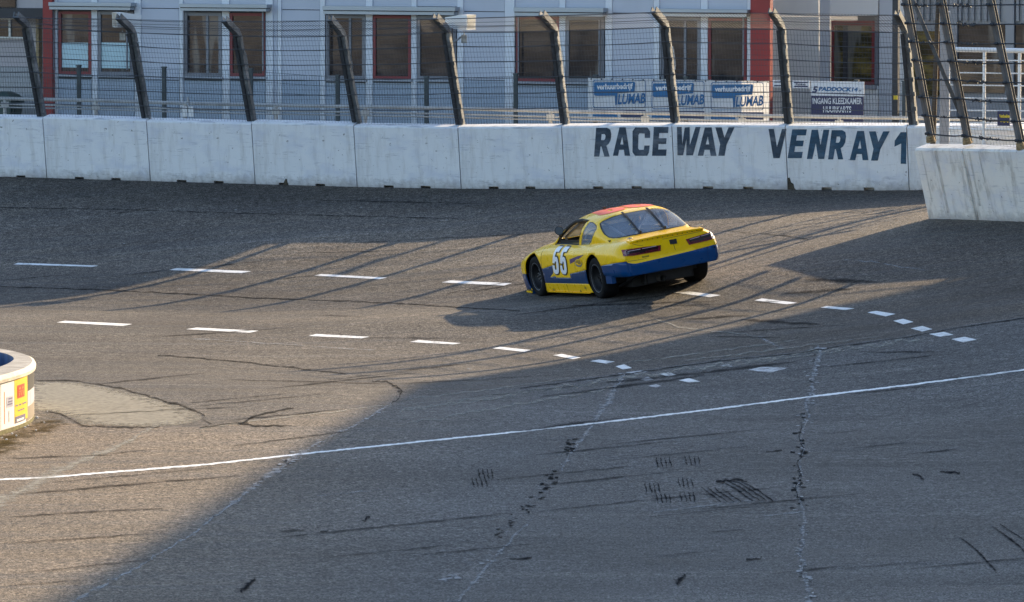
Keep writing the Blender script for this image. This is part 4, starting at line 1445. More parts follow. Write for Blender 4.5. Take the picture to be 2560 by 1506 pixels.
e, p0 = board('small_sign', 'small blue and white striped sign left of the second post from the near wall', 1932, 201, 1962, 219, M['sign_white'])
for y in (204, 213):
    plane_print('stripe', e, [[(1935, y), (1960, y), (1960, y + 3), (1935, y + 3)]], 0, 0, 0, 0, p0, FN, .004, M['sign_blue'])
e, p0 = board('small_sign', 'small blue and white striped sign just left of the paddock sign', 1981, 202, 2024, 221, M['sign_white'])
for y in (205, 215):
    plane_print('stripe', e, [[(1985, y), (2020, y), (2020, y + 3), (1985, y + 3)]], 0, 0, 0, 0, p0, FN, .004, M['sign_blue'])
plane_print('lettering', e, 'Paddock', 1990, 208.5, 2015, 214, p0, FN, .004, M['sign_blue'], .03)
e, p0 = board('paddock_sign', 'white sign reading PADDOCK 14 above the dark blue board', 2027, 204, 2160, 240, M['sign_white'])
plane_print('lettering', e, 'PADDOCK14', 2046, 217, 2143, 228, p0, FN, .004, M['print_blue'], .05, slant=.25, rise=.02)
plane_print('lettering', e, '5', 2030, 216, 2042, 233, p0, FN, .004, M['print_dark'], .05, slant=.2)
plane_print('lettering', e, '.nl', 2145, 224, 2153, 229, p0, FN, .004, M['print_dark'], .03)
plane_print('lettering', e, 'racewear & equipment', 2044, 231, 2122, 235, p0, FN, .004, M['print_dark'], .02)
e, p0 = board('entrance_sign', 'dark blue board reading INGANG KLEEDKAMER HUURKARTS with a white arrow', 2028, 241, 2158, 308, M['sign_blue'])
plane_print('lettering', e, 'INGANG KLEEDKAMER', 2031, 245, 2155, 261, p0, FN, .004, M['sign_white'], .025)
plane_print('lettering', e, 'HUURKARTS', 2058, 266, 2128, 282, p0, FN, .004, M['sign_white'], .025)
plane_print('arrow', e, [[(2038, 293), (2130, 293), (2130, 289), (2144, 295), (2130, 301), (2130, 297), (2038, 297)]], 0, 0, 0, 0, p0, FN, .004, M['sign_white'])

# dark lamp post in front of the annexe
p = on_plane(2239, 297, F0 + FN * 0.6, FN)
p[2] = ZB
lp = empty('lamp_post', p, 'dark square lamp post with a small yellow plate left of the last fence post', 'lamp post')
mb = MB(); mb.box((-.055, -.055, 0), (.055, .055, 5.2), FDIR, -FN, ZV, p); mb.build('pole', M['fascia'], parent=lp)
mb = MB(); mb.box((-.04, -.5, 5.2), (.04, .08, 5.28), FDIR, FN, ZV, p); mb.box((-.1, .1, 5.2), (.1, .5, 5.26), FDIR, FN, ZV, p); mb.build('lamp_head', M['fascia'], parent=lp)
mb = MB(); z = on_plane(2239, 244, F0 + FN * .67, FN)[2] - ZB; mb.box((-.02, .056, z - .04), (.055, .062, z + .04), FDIR, FN, ZV, p); mb.build('plate', M['tag_yellow'], parent=lp)


# ------------------------------------------------------------------ white floodlights on the fence posts
def floodlight(i, px, py, label, facing, s=1.0):
    a, b, c = PP[i]
    y = b[1] + 0.15
    p = at_depth(px, py, y)
    e = empty('floodlight', p, label, 'floodlight', 'white floodlights on the fence')
    ex = np.array([math.cos(facing), math.sin(facing), 0]); ey = np.array([-ex[1], ex[0], 0])
    mb = MB()
    mb.loft([[p + ey * u * k + ZV * v * k + ex * d for u, v in ((-.16, -.13), (.16, -.13), (.16, .13), (-.16, .13))] for d, k in ((-.32 * s, .62), (-.12 * s, .85), (.0, 1.0), (.14 * s, 1.0))])
    mb.build('housing', M['white_metal'], parent=e)
    mb = MB()
    mb.add([p + ey * u + ZV * v + ex * (.143 * s) for u, v in ((-.13, -.10), (.13, -.10), (.13, .10), (-.13, .10))], [(0, 1, 2, 3)])
    mb.add([p + ey * u + ZV * v + ex * (.147 * s) for u, v in ((-.16, .10), (.16, .10), (.16, .13), (-.16, .13))], [(0, 1, 2, 3)])
    mb.build('lens', M['galv'], parent=e)
    mb = MB()
    j = b - (b - a) * .12
    mb.tube([p - ZV * .13, p - ZV * .22, j + (.1, .05, 0)], .018, 6)
    mb.box((-.05, -.05, -.12), (.05, .05, .02), o=p - ZV * .24)
    mb.build('bracket', M['galv'], parent=e)
    return e


floodlight(2, 306, 50, 'white floodlight on the post in front of the windows with pale blue film', math.radians(200))
floodlight(5, 1160, 56, 'white floodlight facing right on the post in the middle of the fence', math.radians(-28))

# ------------------------------------------------------------------ near wall on the right, its fence and the white pipe gate
UPN = np.array([-0.225, -0.13, 1.0]); UPN /= np.linalg.norm(UPN)
NP_ = np.array(NEAR)
NSEG = np.r_[0, np.cumsum(np.linalg.norm(np.diff(NP_, axis=0), axis=1))]
NH = 1.17


def near_at(s):
    x = np.interp(s, NSEG, NP_[:, 0]); y = np.interp(s, NSEG, NP_[:, 1])
    return np.array([x, y, float(ground_z(x - .1, y - .1)[0])])


def near_top_px(px):
    """station along the near wall whose top edge is seen at column px"""
    ss = np.linspace(0, 6, 400)
    P = np.array([near_at(s) + UPN * NH for s in ss])
    v = P - CAM
    c = 1280 + FPX * v[:, 0] / (v @ _F)
    return float(np.interp(px, c, ss))


s_j = near_top_px(2404)
NB_S = [0.0, s_j, s_j + 2.9, s_j + 12.0]
NLAB = ['first leaning block of the near right wall, streaked with brown stains at its joint', 'second leaning block of the near right wall, running off the right edge of the photo']
for i in range(len(NB_S) - 1):
    a, b = NB_S[i], NB_S[i + 1]
    st = np.linspace(a, b, 7 if i < 2 else 15)
    mb = MB()
    rings = []
    for k, s in enumerate(st):
        s_ = s + (0.01 if k == 0 and i else 0)
        p = near_at(s_); e = near_at(s_ + .02) - near_at(s_ - .02) if s_ > .03 else near_at(.04) - near_at(0)
        e[2] = 0; e /= np.linalg.norm(e)
        ny = np.cross(UPN, e); ny /= np.linalg.norm(ny)
        c = .03
        rings.append([p + ny * d + UPN * z for d, z in ((0, -.15), (0, NH - c), (c, NH), (.30 - c, NH), (.30, NH - c), (.30, -.15))])
    mb.loft(rings)
    o = mb.build('concrete_barrier', M['near_barrier'], base=near_at(a))
    at = o.data.attributes.new('height', 'FLOAT', 'POINT')
    at.data.foreach_set('value', np.array([(np.array(v) - near_at(a)) @ UPN for v in mb.v], np.float32))
    tag(o, NLAB[i] if i < 2 else 'leaning barrier block of the near wall beyond the right edge of the photo', 'barrier', 'leaning blocks of the near wall')
    if i == 1:
        # brown runs at the joint
        mb = MB()
        for s0, wd, h0 in ((a + .02, .05, 0.02), (a + .16, .022, .25), (a - .62, .03, .12), (a - .95, .016, .3), (a + .38, .014, .35)):
            q = [near_at(s0 + u) for u in (-wd, wd)]
            e = q[1] - q[0]; e /= np.linalg.norm(e); n_ = np.cross(e, UPN); n_ /= np.linalg.norm(n_)
            n_ = n_ if n_[1] < 0 else -n_
            mb.add([q[0] + UPN * h0 + n_ * .006, q[1] + UPN * h0 + n_ * .006, q[1] + UPN * (NH - .03) + n_ * .006, q[0] + UPN * (NH - .03) + n_ * .006], [(0, 1, 2, 3)])
        M['run'] = patchy('brown_runs', (0.20, 0.16, 0.11), 0.8, 0.34, 0.72, 4.0, (3, 3, .6), amount=.45)
        so = mb.build('stain', M['run'], parent=o)
        at = so.data.attributes.new('edge', 'FLOAT', 'POINT')
        at.data.foreach_set('value', np.full(len(so.data.vertices), .55, np.float32))
        so['kind'] = 'stuff'

nf = empty('track_fence', near_at(.4) + UPN * NH, 'leaning steel fence with knotted cables on top of the near right wall', 'fence')
NPOST = [((2327, 352), (2262, 0)), ((2418, 357), (2350, 0)), ((2552, 370), (2473, 0))]
npt = []
for (fx, fy), (tx, ty) in NPOST:
    s = near_top_px(fx)
    y = (near_at(s) + UPN * NH)[1] + .12
    a = at_depth(fx, fy, y)
    k = 1.45
    b = at_depth(fx + (tx - fx) * k, fy + (ty - fy) * k, y - .45)
    npt.append((a, b))
d_last = npt[-1][0] - npt[-2][0]
s_ = near_top_px(2552)
for q in (1.55, 3.1, 4.7, 6.3, 8.0):
    a = near_at(s_ + q) + UPN * NH + np.array([.08, .1, 0]); npt.append((a, a + (npt[-1][1] - npt[-1][0])))
NEX = np.array([0.9, -0.43, 0]); NEX /= np.linalg.norm(NEX)
for i, (a, b) in enumerate(npt):
    mb = MB()
    w, d, th = .10, .11, .016
    prof = [(-w / 2, 0), (w / 2, 0), (w / 2, th), (th / 2, th), (th / 2, d - th), (w / 2, d - th), (w / 2, d), (-w / 2, d), (-w / 2, d - th), (-th / 2, d - th), (-th / 2, th), (-w / 2, th)]
    sweep(mb, prof, [a - (b - a) * .01, (a + b) / 2, b], NEX)
    po = mb.build('post', M['near_steel'], parent=nf)
    mb = MB()
    u = (b - a) / np.linalg.norm(b - a)
    for k in range(3):
        z0 = -.02 + k * .035
        mb.tube([a + u * z0, a + u * (z0 + .028)], .075 - .006 * k, 10)
    mb.build('foot', M['rust'], parent=po)
mb = MB(); mb.tube([at_depth(2398, 279, npt[1][0][1] + .05), at_depth(2282, 0, npt[0][0][1] + .25), at_depth(2236, -110, npt[0][0][1] + .3)], .032, 12)
mb.build('brace', simple('dull_brace', (.11, .115, .12), .85, 0, .3, 8, spec=.15), parent=nf, smooth=True)
Lp = np.linalg.norm(npt[0][1] - npt[0][0])
for ci in range(12):
    q = 0.035 + ci * 0.0905
    pts, r = [], .011
    mb = MB()
    prev = None
    for i, (a, b) in enumerate(npt):
        p = a + (b - a) * q + np.array([-.02, -.07, 0])
        if prev is not None:
            for s in (.25, .5, .75):
                pts.append(prev + (p - prev) * s - ZV * (.05 * s * (1 - s) + rng.uniform(0, .006)))
            if i <= 3:
                # twisted clips on the cable
                e = p - prev
                for s in np.linspace(.28, .62, 11) if i == 2 else np.linspace(.30, .6, 5):
                    c = prev + e * s - ZV * (.05 * s * (1 - s))
                    t = np.array([rng.uniform(-.03, .03), 0, rng.uniform(-.03, .03)])
                    if i != 1 or ci % 2:
                        mb.tube([c - t, c + t * .2 + e * .015, c + t], .013, 5)
        else:
            pts.append(p - (npt[1][0] - npt[0][0]) * .10)
        pts.append(p)
        mb.tube([p + NEX * -.055, p + NEX * .0], .026, 6)
        prev = p
    mb.tube(pts, r, 5)
    mb.build('cable', M['post_dark'], parent=nf)
wire_panel('mesh_panel', nf, (npt[0][0], npt[1][0], npt[1][1], npt[0][1]), 10, 40, .0018, M['wire'])
wire_panel('mesh_panel', nf, (npt[1][0], npt[2][0], npt[2][1], npt[1][1]), 16, 40, .0018, M['wire'])

# tall brown post and grey concrete pillar behind the near fence
p = at_depth(2333, 345, 90.5); t = at_depth(2345, 12, 90.5); b = p - (t - p) * .22
tp = empty('timber_post', b, 'thin dark brown upright post behind the first leaning post of the near wall', 'post')
mb = MB(); mb.tube([b, p, t], [.045, .045, .035], 8); mb.build('shaft', simple('brown_timber', (.06, .045, .03), .8, var=.4, scale=8, stretch=(3, 3, .4)), parent=tp)
mb = MB(); mb.tube([t, t + ZV * .05], [.05, .01], 8); mb.build('cap', M['black'], parent=tp)
p = at_depth(2360, 350, 91.5); p[2] = ZB
cp_ = empty('concrete_pillar', p, 'plain grey square pillar beside the brown post behind the near fence', 'pillar')
mb = MB(); mb.box((-.07, -.07, 0), (.07, .07, 3.1), o=p); mb.build('shaft', M['grey_clad'], parent=cp_)
mb = MB(); mb.box((-.09, -.09, 3.1), (.09, .09, 3.16), o=p); mb.build('cap', M['grey_clad'], parent=cp_)

GY = 94.0
gp_ = lambda px, py: at_depth(px, py, GY - (px - 2371) / FPX * GY * .25)
q = gp_(2371, 354); q[2] = ZB
gate = empty('pipe_gate', q, 'white pipe gate with thin horizontal bars behind the near fence', 'gate')
mb = MB(); mb.tube([gp_(2376, 124), gp_(2700, 130)], .042, 8); mb.build('top_rail', M['white_metal'], parent=gate)
for x, y0 in ((2371, 163), (2461, 131), (2549, 133), (2640, 133)):
    t = gp_(x, y0); b = t.copy(); b[2] = ZB
    mb = MB(); mb.tube([b, t], .028, 8); mb.build('upright', M['white_metal'], parent=gate)
for y, r in ((150, .012), (182, .012), (213, .012), (245, .013), (276, .012), (307, .012), (323, .024), (339, .012)):
    mb = MB(); mb.tube([gp_(2372, y), gp_(2700, y + 4)], r, 6); mb.build('bar', M['white_metal'], parent=gate)
mb = MB(); mb.tube([gp_(2376, 124), gp_(2371, 163)], .02, 6); mb.build('bend', M['white_metal'], parent=gate)
gn = np.array([-.24, -.97, 0.0]); gn /= np.linalg.norm(gn)
c = gp_(2511, 296) + gn * .08
gx_ = np.cross(ZV, gn) * -1
gx_ = gx_ if gx_[0] > 0 else -gx_
sg = empty('warning_plate', c, 'small dark blue plate with yellow lettering hung on the white pipe gate', 'sign')
mb = MB(); mb.box((-.105, -.006, -.125), (.105, .006, .125), gx_, -gn, ZV, c); mb.build('plate', M['sign_blue'], parent=sg)
plane_print('lettering', sg, 'Verboden', 2498, 286, 2524, 295, c, gn, .009, M['tag_yellow'], .05)
plane_print('lettering', sg, 'toegang', 2500, 301, 2521, 307, c, gn, .009, M['tag_yellow'], .04)

# ------------------------------------------------------------------ low rounded wall of the infield, pasted with posters
IZ = 0.70
top_pl = np.array([0, 0, IZ])


def itop(px, py):
    return on_plane(px, py, top_pl, np.array([0, 0, 1.0]))[:2]


outer = [itop(-40, 951), itop(0, 941), itop(35, 931.5), itop(60, 923.5), itop(74, 917), itop(83, 910.5), itop(87.5, 903.5), itop(85.5, 896), itop(78, 890.5),
         itop(68, 886), itop(44, 879), itop(20, 874), itop(0, 871), itop(-40, 868)]
inner = [itop(-40, 926), itop(0, 917.5), itop(23, 908), itop(34, 900), itop(35, 896), itop(30, 890.5), itop(15, 884.5), itop(0, 880.7), itop(-40, 876)]
dl = outer[1] - outer[0]
ext = outer[0] - dl / np.linalg.norm(dl) * 7
ext2 = outer[-1] + (ext - outer[0])
exti = inner[0] + (ext - outer[0]); exti2 = inner[-1] + (ext - outer[0])


def chaikin(p, n=2):
    p = [np.array(q) for q in p]
    for _ in range(n):
        o = [p[0]]
        for a, b in zip(p[:-1], p[1:]):
            o += [a * .75 + b * .25, a * .25 + b * .75]
        o.append(p[-1]); p = o
    return np.array(p)


OUT = chaikin([ext] + outer + [ext2]); INN = chaikin([exti] + inner + [exti2])
iw = empty('infield_wall', (OUT[:, 0].max(), OUT[len(OUT) // 2, 1], 0), 'low rounded concrete wall covered with posters at the left edge of the apron', 'wall')
vs, fs = fill2d([list(map(tuple, OUT)) + list(map(tuple, INN[::-1]))])
mb = MB()
R_ = .035


def shrink(P, d):
    t = np.gradient(P, axis=0); t /= np.linalg.norm(t, axis=1)[:, None]
    return P + np.c_[-t[:, 1], t[:, 0]] * d


ctr = INN.mean(0)
sg_ = 1 if np.linalg.norm(shrink(OUT, .05) - ctr, axis=1).mean() < np.linalg.norm(OUT - ctr, axis=1).mean() else -1
rings = []
for d, z in ((0.012, -.03), (0.012, IZ - .10), (-.012, IZ - .085), (-.016, IZ - .045), (0.0, IZ - .012), (.03, IZ)):
    P = shrink(OUT, d * sg_)
    rings.append(np.c_[P, np.full(len(P), z)])
m_ = len(OUT)
vs_ = np.vstack(rings)
fs_ = [(k * m_ + i, k * m_ + i + 1, (k + 1) * m_ + i + 1, (k + 1) * m_ + i) for k in range(5) for i in range(m_ - 1)]
# top slab between the rounded edge and the inner edge
b0 = len(vs_)
P = shrink(OUT, .03 * sg_)
tv, tf = fill2d([list(map(tuple, P)) + list(map(tuple, INN[::-1]))])
mat_i = [0 if k < 1 else 1 for k in range(5) for i in range(m_ - 1)]
vs_ = np.vstack([vs_, np.c_[np.array(tv), np.full(len(tv), IZ)]])
tf = up_faces(np.c_[np.array(tv), np.zeros(len(tv))], tf, np.array([0, 0, 1.0]))
fs_ += [tuple(b0 + i for i in f) for f in tf]; mat_i += [2] * len(tf)
b1 = len(vs_); mi_ = len(INN)
vs_ = np.vstack([vs_, np.c_[INN, np.full(mi_, IZ)], np.c_[INN, np.full(mi_, -.03)]])
fs_ += [(b1 + i, b1 + i + 1, b1 + mi_ + i + 1, b1 + mi_ + i) for i in range(mi_ - 1)]; mat_i += [3] * (mi_ - 1)
M['rim'] = simple('lime_washed_rim', (0.60, 0.56, 0.47), 0.8, var=.2, scale=6, bump=.4, dirt=(.25, .22, .16), dirt_amt=.7)
M['hollow_shade'] = simple('shaded_inner_face', (0.06, 0.10, 0.20), .6, var=.4, scale=3, stretch=(2, 2, .4))  # blue shade of the hollow put into the inner face's colour
mesh_obj('wall_body', vs_, fs_, [M['white_plain'], M['rim'], M['concrete'], M['hollow_shade']], parent=iw, smooth=False, mi=mat_i)
OS = np.r_[0, np.cumsum(np.linalg.norm(np.diff(OUT, axis=0), axis=1))]


def out_px(px, back=False):
    """station on the outer face seen at column px (near side)"""
    v = np.c_[OUT, np.full(m_, .35)] - CAM
    c = 1280 + FPX * v[:, 0] / (v @ _F)
    k = int(np.argmax(c))
    return float(np.interp(px, c[:k + 1], OS[:k + 1]))


def poster(name, x0, x1, z0, z1, mat, off, zr=0.0, parent=None):
    a, b = out_px(x0), out_px(x1)
    st = np.linspace(a, b, 12)
    P = shrink(OUT, (.012 - off) * sg_)
    q = np.c_[np.interp(st, OS, P[:, 0]), np.interp(st, OS, P[:, 1])]
    vs = [(*p, z0 + zr * i / 11) for i, p in enumerate(q)] + [(*p, z1) for p in q]
    fs = [(i, i + 1, 12 + i + 1, 12 + i) for i in range(11)]
    return mesh_obj(name, vs, fs, mat, parent=parent or iw)


HZ = IZ - .10
poster('foot_moss', -60, 87.6, -.02, .055, M['moss'], .004)
p1 = poster('white_poster', 4, 37.5, .06, HZ, M['white_plain'], .003)
poster('printed_block', 18, 34, .30, .43, M['poster_lilac'], .006, parent=p1)
for z in (.36, .395, .33):
    poster('lettering', 20 + 40 * (z - .33), 32, z, z + .016, M['poster_violet'], .009, parent=p1)
poster('printed_line', 12, 13.2, .12, .50, M['poster_orange'], .006, parent=p1)
poster('printed_line', 23, 25, .13, .26, M['poster_lilac'], .006, parent=p1)
p2 = poster('yellow_poster', 37.6, 70, .10, HZ + .005, M['poster_yellow'], .005)
p2['label'] = 'yellow poster with a red square'
poster('red_square', 44.5, 62.5, .375, .53, M['poster_red'], .008, parent=p2)
for x0, x1, z0, z1 in ((47, 53, .475, .50), (55, 60, .475, .50), (47, 60, .445, .456), (47, 50, .40, .435), (52, 55, .40, .435), (57, 60, .40, .46)):
    poster('printed_mark', x0, x1, z0, z1, M['poster_orange'], .011, parent=p2)
for x0, x1 in ((40, 46), (49, 54), (57, 67)):
    poster('lettering', x0, x1, .285, .303, M['poster_violet'], .008, parent=p2)
poster('lettering', 46, 62, .222, .236, M['poster_violet'], .008, parent=p2)
poster('violet_foot', 39, 64, .09, .165, M['poster_violet'], .008, .0, parent=p2)
poster('white_strip', 42, 60, .105, .13, M['white_plain'], .011, parent=p2)
poster('dark_poster', 70.5, 87.5, .41, HZ + .005, M['poster_grey'], .004)
poster('pale_poster', 71, 87.6, .235, .405, M['poster_lilac'], .004)
poster('brown_poster', 67, 87.4, .06, .23, M['poster_brown'], .004)

# litter of small pale stones at its foot
mb = MB()
for px, py in ((30, 1086), (41, 1091), (63, 1070), (90, 1078), (92, 1046), (110, 1058), (5, 1096), (118, 1030), (70, 1066), (16, 1101)):
    p = G(px, py); s = rng.uniform(.01, .022)
    mb.loft([[p + np.array([math.cos(a) * s * k, math.sin(a) * s * k * .8, h * s]) for a in np.linspace(0, 5.2, 6)] for h, k in ((0, 1), (.7, .9), (1.1, .4))])
mb.build('pale_gravel', M['white_plain'])['kind'] = 'stuff'

# terraced stand on the far side of the infield (outside the frame): the windows mirror it
td = np.array([-.72, -.69, 0.0]); tx = np.array([td[1], -td[0], 0.0])
tc = np.array([-78.0, 30.0, 0.0])
ts = empty('terrace', tc, 'brown terraced spectator stand across the infield, outside the photo', 'stand')
M['seat_brown'] = simple('seat_brown', (.075, .055, .047), .8, var=.7, scale=1.2)
for k in range(9):
    mb = MB(); mb.box((-70, k * 1.6, 0), (70, k * 1.6 + 1.59, 1.2 + k * .9), tx, td, ZV, tc); mb.build('step', M['seat_brown'] if k % 3 else M['grey_clad'], parent=ts)
mb = MB(); mb.tube([tc + tx * -70 - td * .1 + ZV * 2.2, tc + tx * 70 - td * .1 + ZV * 2.2], .05, 6); mb.build('hand_rail', M['white_metal'], parent=ts)

# ------------------------------------------------------------------ grandstand beside the straight (outside the frame, it shades the apron)
GE = np.array([(23.0, 105.8), (19.9, 82.2), (16.0, 52.0), (12.6, 26.0), (8.5, -5.0)])
gs = empty('grandstand', (GE[1][0], GE[1][1], ZB), 'tall grandstand building to the right of the straight, outside the photo', 'building')
def along(prof):
    """a profile of (offset inwards, height) carried along the edge of the stand"""
    return [[(x + o, y - (0 if k else 0), z) for o, z in prof] for k, (x, y) in enumerate(GE)]


mb = MB(); mb.loft(along([(2.3, 0.0), (2.3, 12.3), (17.0, 12.3), (17.0, 0.0)])); mb.build('wall', M['panel'], parent=gs)
mb = MB(); mb.loft(along([(2.1, 12.31), (0.3, 12.5), (-0.4, 13.1), (-0.5, 14.4), (0.1, 15.7), (17.2, 15.9), (17.2, 12.31)])); mb.build('roof', M['fascia'], parent=gs)  # unseen overhang, shaped to bring the shade edge on the ground into line
for a, b in zip(GE[:-1], GE[1:]):
    d = b - a; L = np.linalg.norm(d); d /= L
    nn = np.array([d[1], -d[0]]); nn = nn if nn[0] < 0 else -nn
    for z in (4.0, 8.0):
        for s in np.arange(2.0, L - 3, 4.5):
            p = a + d * s + np.array([2.3, 0])
            mb = MB(); mb.box((0, -.05, z), (2.6, .03, z + 1.6), (*d, 0), (*nn, 0), ZV, (p[0], p[1], 0))
            mb.build('window', M['pane'], parent=gs)

# ------------------------------------------------------------------ the race car
def smooth_table(xs, ys, sig=0.06):
    xf = np.linspace(xs[0], xs[-1], 400)
    yf = np.interp(xf, xs, ys)
    k = max(1, int(sig / (xf[1] - xf[0])))
    w = np.exp(-0.5 * (np.arange(-3 * k, 3 * k + 1) / k) ** 2); w /= w.sum()
    yp = np.r_[2 * yf[0] - yf[3 * k:0:-1], yf, 2 * yf[-1] - yf[-2:-3 * k - 2:-1]]
    return xf, np.convolve(yp, w, 'valid')


T_W = smooth_table([-1.06, -1.02, -.95, -.85, -.5, 0, .42, 1.3, 2.2, 2.6, 2.95, 3.2, 3.36, 3.46, 3.52], [.715, .765, .805, .825, .845, .865, .85, .85, .85, .868, .868, .835, .765, .63, .44], .03)
T_T = smooth_table([-1.06, -.98, -.85, -.3, .3, 1.2, 1.95, 2.3, 2.6, 2.9, 3.15, 3.35, 3.52], [.835, .855, .868, .885, .875, .86, .845, .825, .785, .715, .635, .55, .44], .05)
T_L = ([-1.06, -.2, .2, 2.45, 2.75, 3.52], [.335, .335, .09, .09, .10, .10])
Z0B, NB_ = .42, 4.5
T_GW = smooth_table([-.45, -.3, 0, .3, .8, 1.5, 2.08], [.655, .672, .70, .715, .725, .715, .69], .05)
T_GR = smooth_table([-.45, -.36, -.1, .12, .3, .6, .9, 1.2, 1.45, 1.7, 1.9, 2.08], [.885, .935, 1.085, 1.19, 1.238, 1.265, 1.262, 1.228, 1.165, 1.06, .945, .81], .06)
ZB_G, NG = .79, 3.0


def tail_off(y, z):
    o = np.where(z < .55, -.03, 0.0) * np.clip((.575 - z) / .03, 0, 1)
    return o + .05 * np.clip((z - .6) / .25, 0, 1) - .05 * (1 - np.clip(np.abs(y) / .72, 0, 1) ** 2)


def sup(q, n):
    f = np.clip(q, 0, 1) * np.pi / 2
    c = np.clip(np.cos(f), 0, 1); s = np.sin(f)
    r = (c ** n + s ** n) ** (-1 / n)
    return r * c, r * s


def body_pt(x, q):
    x = np.asarray(x, float); q = np.asarray(q, float)
    w = np.interp(x, *T_W); zt = np.interp(x, *T_T); zl = np.interp(x, *T_L)
    Y, Z = sup(q, NB_)
    t = np.clip(-q / .6, 0, 1)
    y = np.where(q >= 0, w * Y, w * (1 - .05 * t ** 2))
    z = np.where(q >= 0, Z0B + (zt - Z0B) * Z, Z0B - (Z0B - zl) * t)
    k = np.clip((-.72 - x) / .34, 0, 1); k = k * k * (3 - 2 * k)
    return np.stack([x + k * tail_off(y, z), y, z], -1)


def body_q(x, z):
    """section parameter of a point on the flank at height z"""
    zt = np.interp(x, *T_T); zl = np.interp(x, *T_L)
    Z = np.clip((z - Z0B) / (zt - Z0B), 0, .9999)
    Y = (1 - Z ** NB_) ** (1 / NB_)
    return np.where(z >= Z0B, np.arctan2(Z, Y) / (np.pi / 2), -.6 * (Z0B - z) / (Z0B - zl))


def house_pt(x, q):
    x = np.asarray(x, float)
    Y, Z = sup(q, NG)
    return np.stack([x, np.interp(x, *T_GW) * Y, ZB_G + (np.interp(x, *T_GR) - ZB_G) * Z], -1)


def house_q_z(x, z):
    Z = np.clip((z - ZB_G) / (np.interp(x, *T_GR) - ZB_G), 0, .9999)
    return np.arctan2(Z, (1 - Z ** NG) ** (1 / NG)) / (np.pi / 2)


def house_q_y(x, y):
    Y = np.clip(np.abs(y) / np.interp(x, *T_GW), 0, .9999)
    return np.arctan2((1 - Y ** NG) ** (1 / NG), Y) / (np.pi / 2)


def panel(fn, outline, regions, sx=.06, sq=.05):
    """triangulate a curved panel in its (x, q) parameters; regions: list of (name, loops). returns name -> (verts, faces)"""
    def dens(lp):
        out = []
        n = len(lp)
        for i in range(n):
            a = np.array(lp[i], float); b = np.array(lp[(i + 1) % n], float)
            k = max(1, int(max(abs(b - a)[0] / sx, abs(b - a)[1] / sq)))
            out += [tuple(a + (b - a) * j / k) for j in range(k)]
        return out
    loops = [dens(outline)] + [dens(lp) for _, lps in regions for lp in lps]
    O = np.array(loops[0])
    xs = np.arange(O[:, 0].min() + sx / 2, O[:, 0].max(), sx); qs = np.arange(O[:, 1].min() + sq / 2, O[:, 1].max(), sq)
    pts, ed = [], []
    for lp in loops:
        b = len(pts)
        pts += [Vector((p[0], p[1])) for p in lp]
        ed += [(b + i, b + (i + 1) % len(lp)) for i in range(len(lp))]
    pts += [Vector((a, b)) for a in xs for b in qs]
    r = delaunay_2d_cdt(pts, ed, [], 0, 1e-6)
    uv = np.array([(p.x, p.y) for p in r[0]])
    res = {}
    for f in r[2]:
        c = uv[list(f)].mean(0)
        if not inside(c, [loops[0]]):
            continue
        nm = 'base'
        k = 1
        for name, lps in regions:
            if inside(c, loops[k:k + len(lps)]):
                nm = name
            k += len(lps)
        res.setdefault(nm, []).append(tuple(f))
    P = fn(uv[:, 0], uv[:, 1])
    out = {}
    for nm, fs in res.items():
        used = sorted({i for f in fs for i in f}); mp = {u: i for i, u in enumerate(used)}
        out[nm] = (P[used], [tuple(mp[i] for i in f) for f in fs])
    return out


CAR_RL = np.array([1.35, 84.02, .22]); CAR_RR = np.array([2.83, 84.58, .46]); CAR_FL = np.array([.42, 86.54, .07])
c_o = (CAR_RL + CAR_RR) / 2
c_f = CAR_FL - CAR_RL; c_f /= np.linalg.norm(c_f)
c_r = CAR_RR - CAR_RL; c_r -= c_f * (c_r @ c_f); c_r /= np.linalg.norm(c_r)
c_u = np.cross(c_r, c_f)
gaps = [(c_o + c_f * x - c_r * y)[2] - ground_z(*(c_o + c_f * x - c_r * y)[:2])[0] for x in (0, 2.58) for y in (-.68, .68)]
c_o = c_o - np.array([0, 0, np.mean(gaps) + .016])
CARM = Matrix(((c_f[0], -c_r[0], c_u[0], c_o[0]), (c_f[1], -c_r[1], c_u[1], c_o[1]), (c_f[2], -c_r[2], c_u[2], c_o[2]), (0, 0, 0, 1)))
car = empty('race_car', (0, 0, 0), 'yellow and blue stock race car number 55 driving away round the banked turn', 'race car', mat=CARM)


def car_paint(name, col, dirt=(.10, .08, .05), amt=.25, rough=.28):
    m, t, b, o = nmat(name)
    n = N(t)
    c = n.ramp(n.noise(2.5, 4), (.3, tuple(x * .93 for x in col)), (.7, col))
    d = n.ramp(n.noise(9.0, 7, .7, n.mapping((1, 1, 1.6))), (.50, 0.0), (.78, amt))
    c = n.mix(d, c, dirt)
    n.link(c, b.inputs['Base Color'])
    n.link(n.ramp(n.noise(6.0, 4), (.3, rough * .8), (.7, rough * 1.3)), b.inputs['Roughness'])
    b.inputs['Specular IOR Level'].default_value = .18
    b.inputs['Coat Weight'].default_value = .28
    b.inputs['Coat Roughness'].default_value = .03
    n.bump(n.noise(3.0, 3), .10, .02, b.inputs['Normal'])
    return m


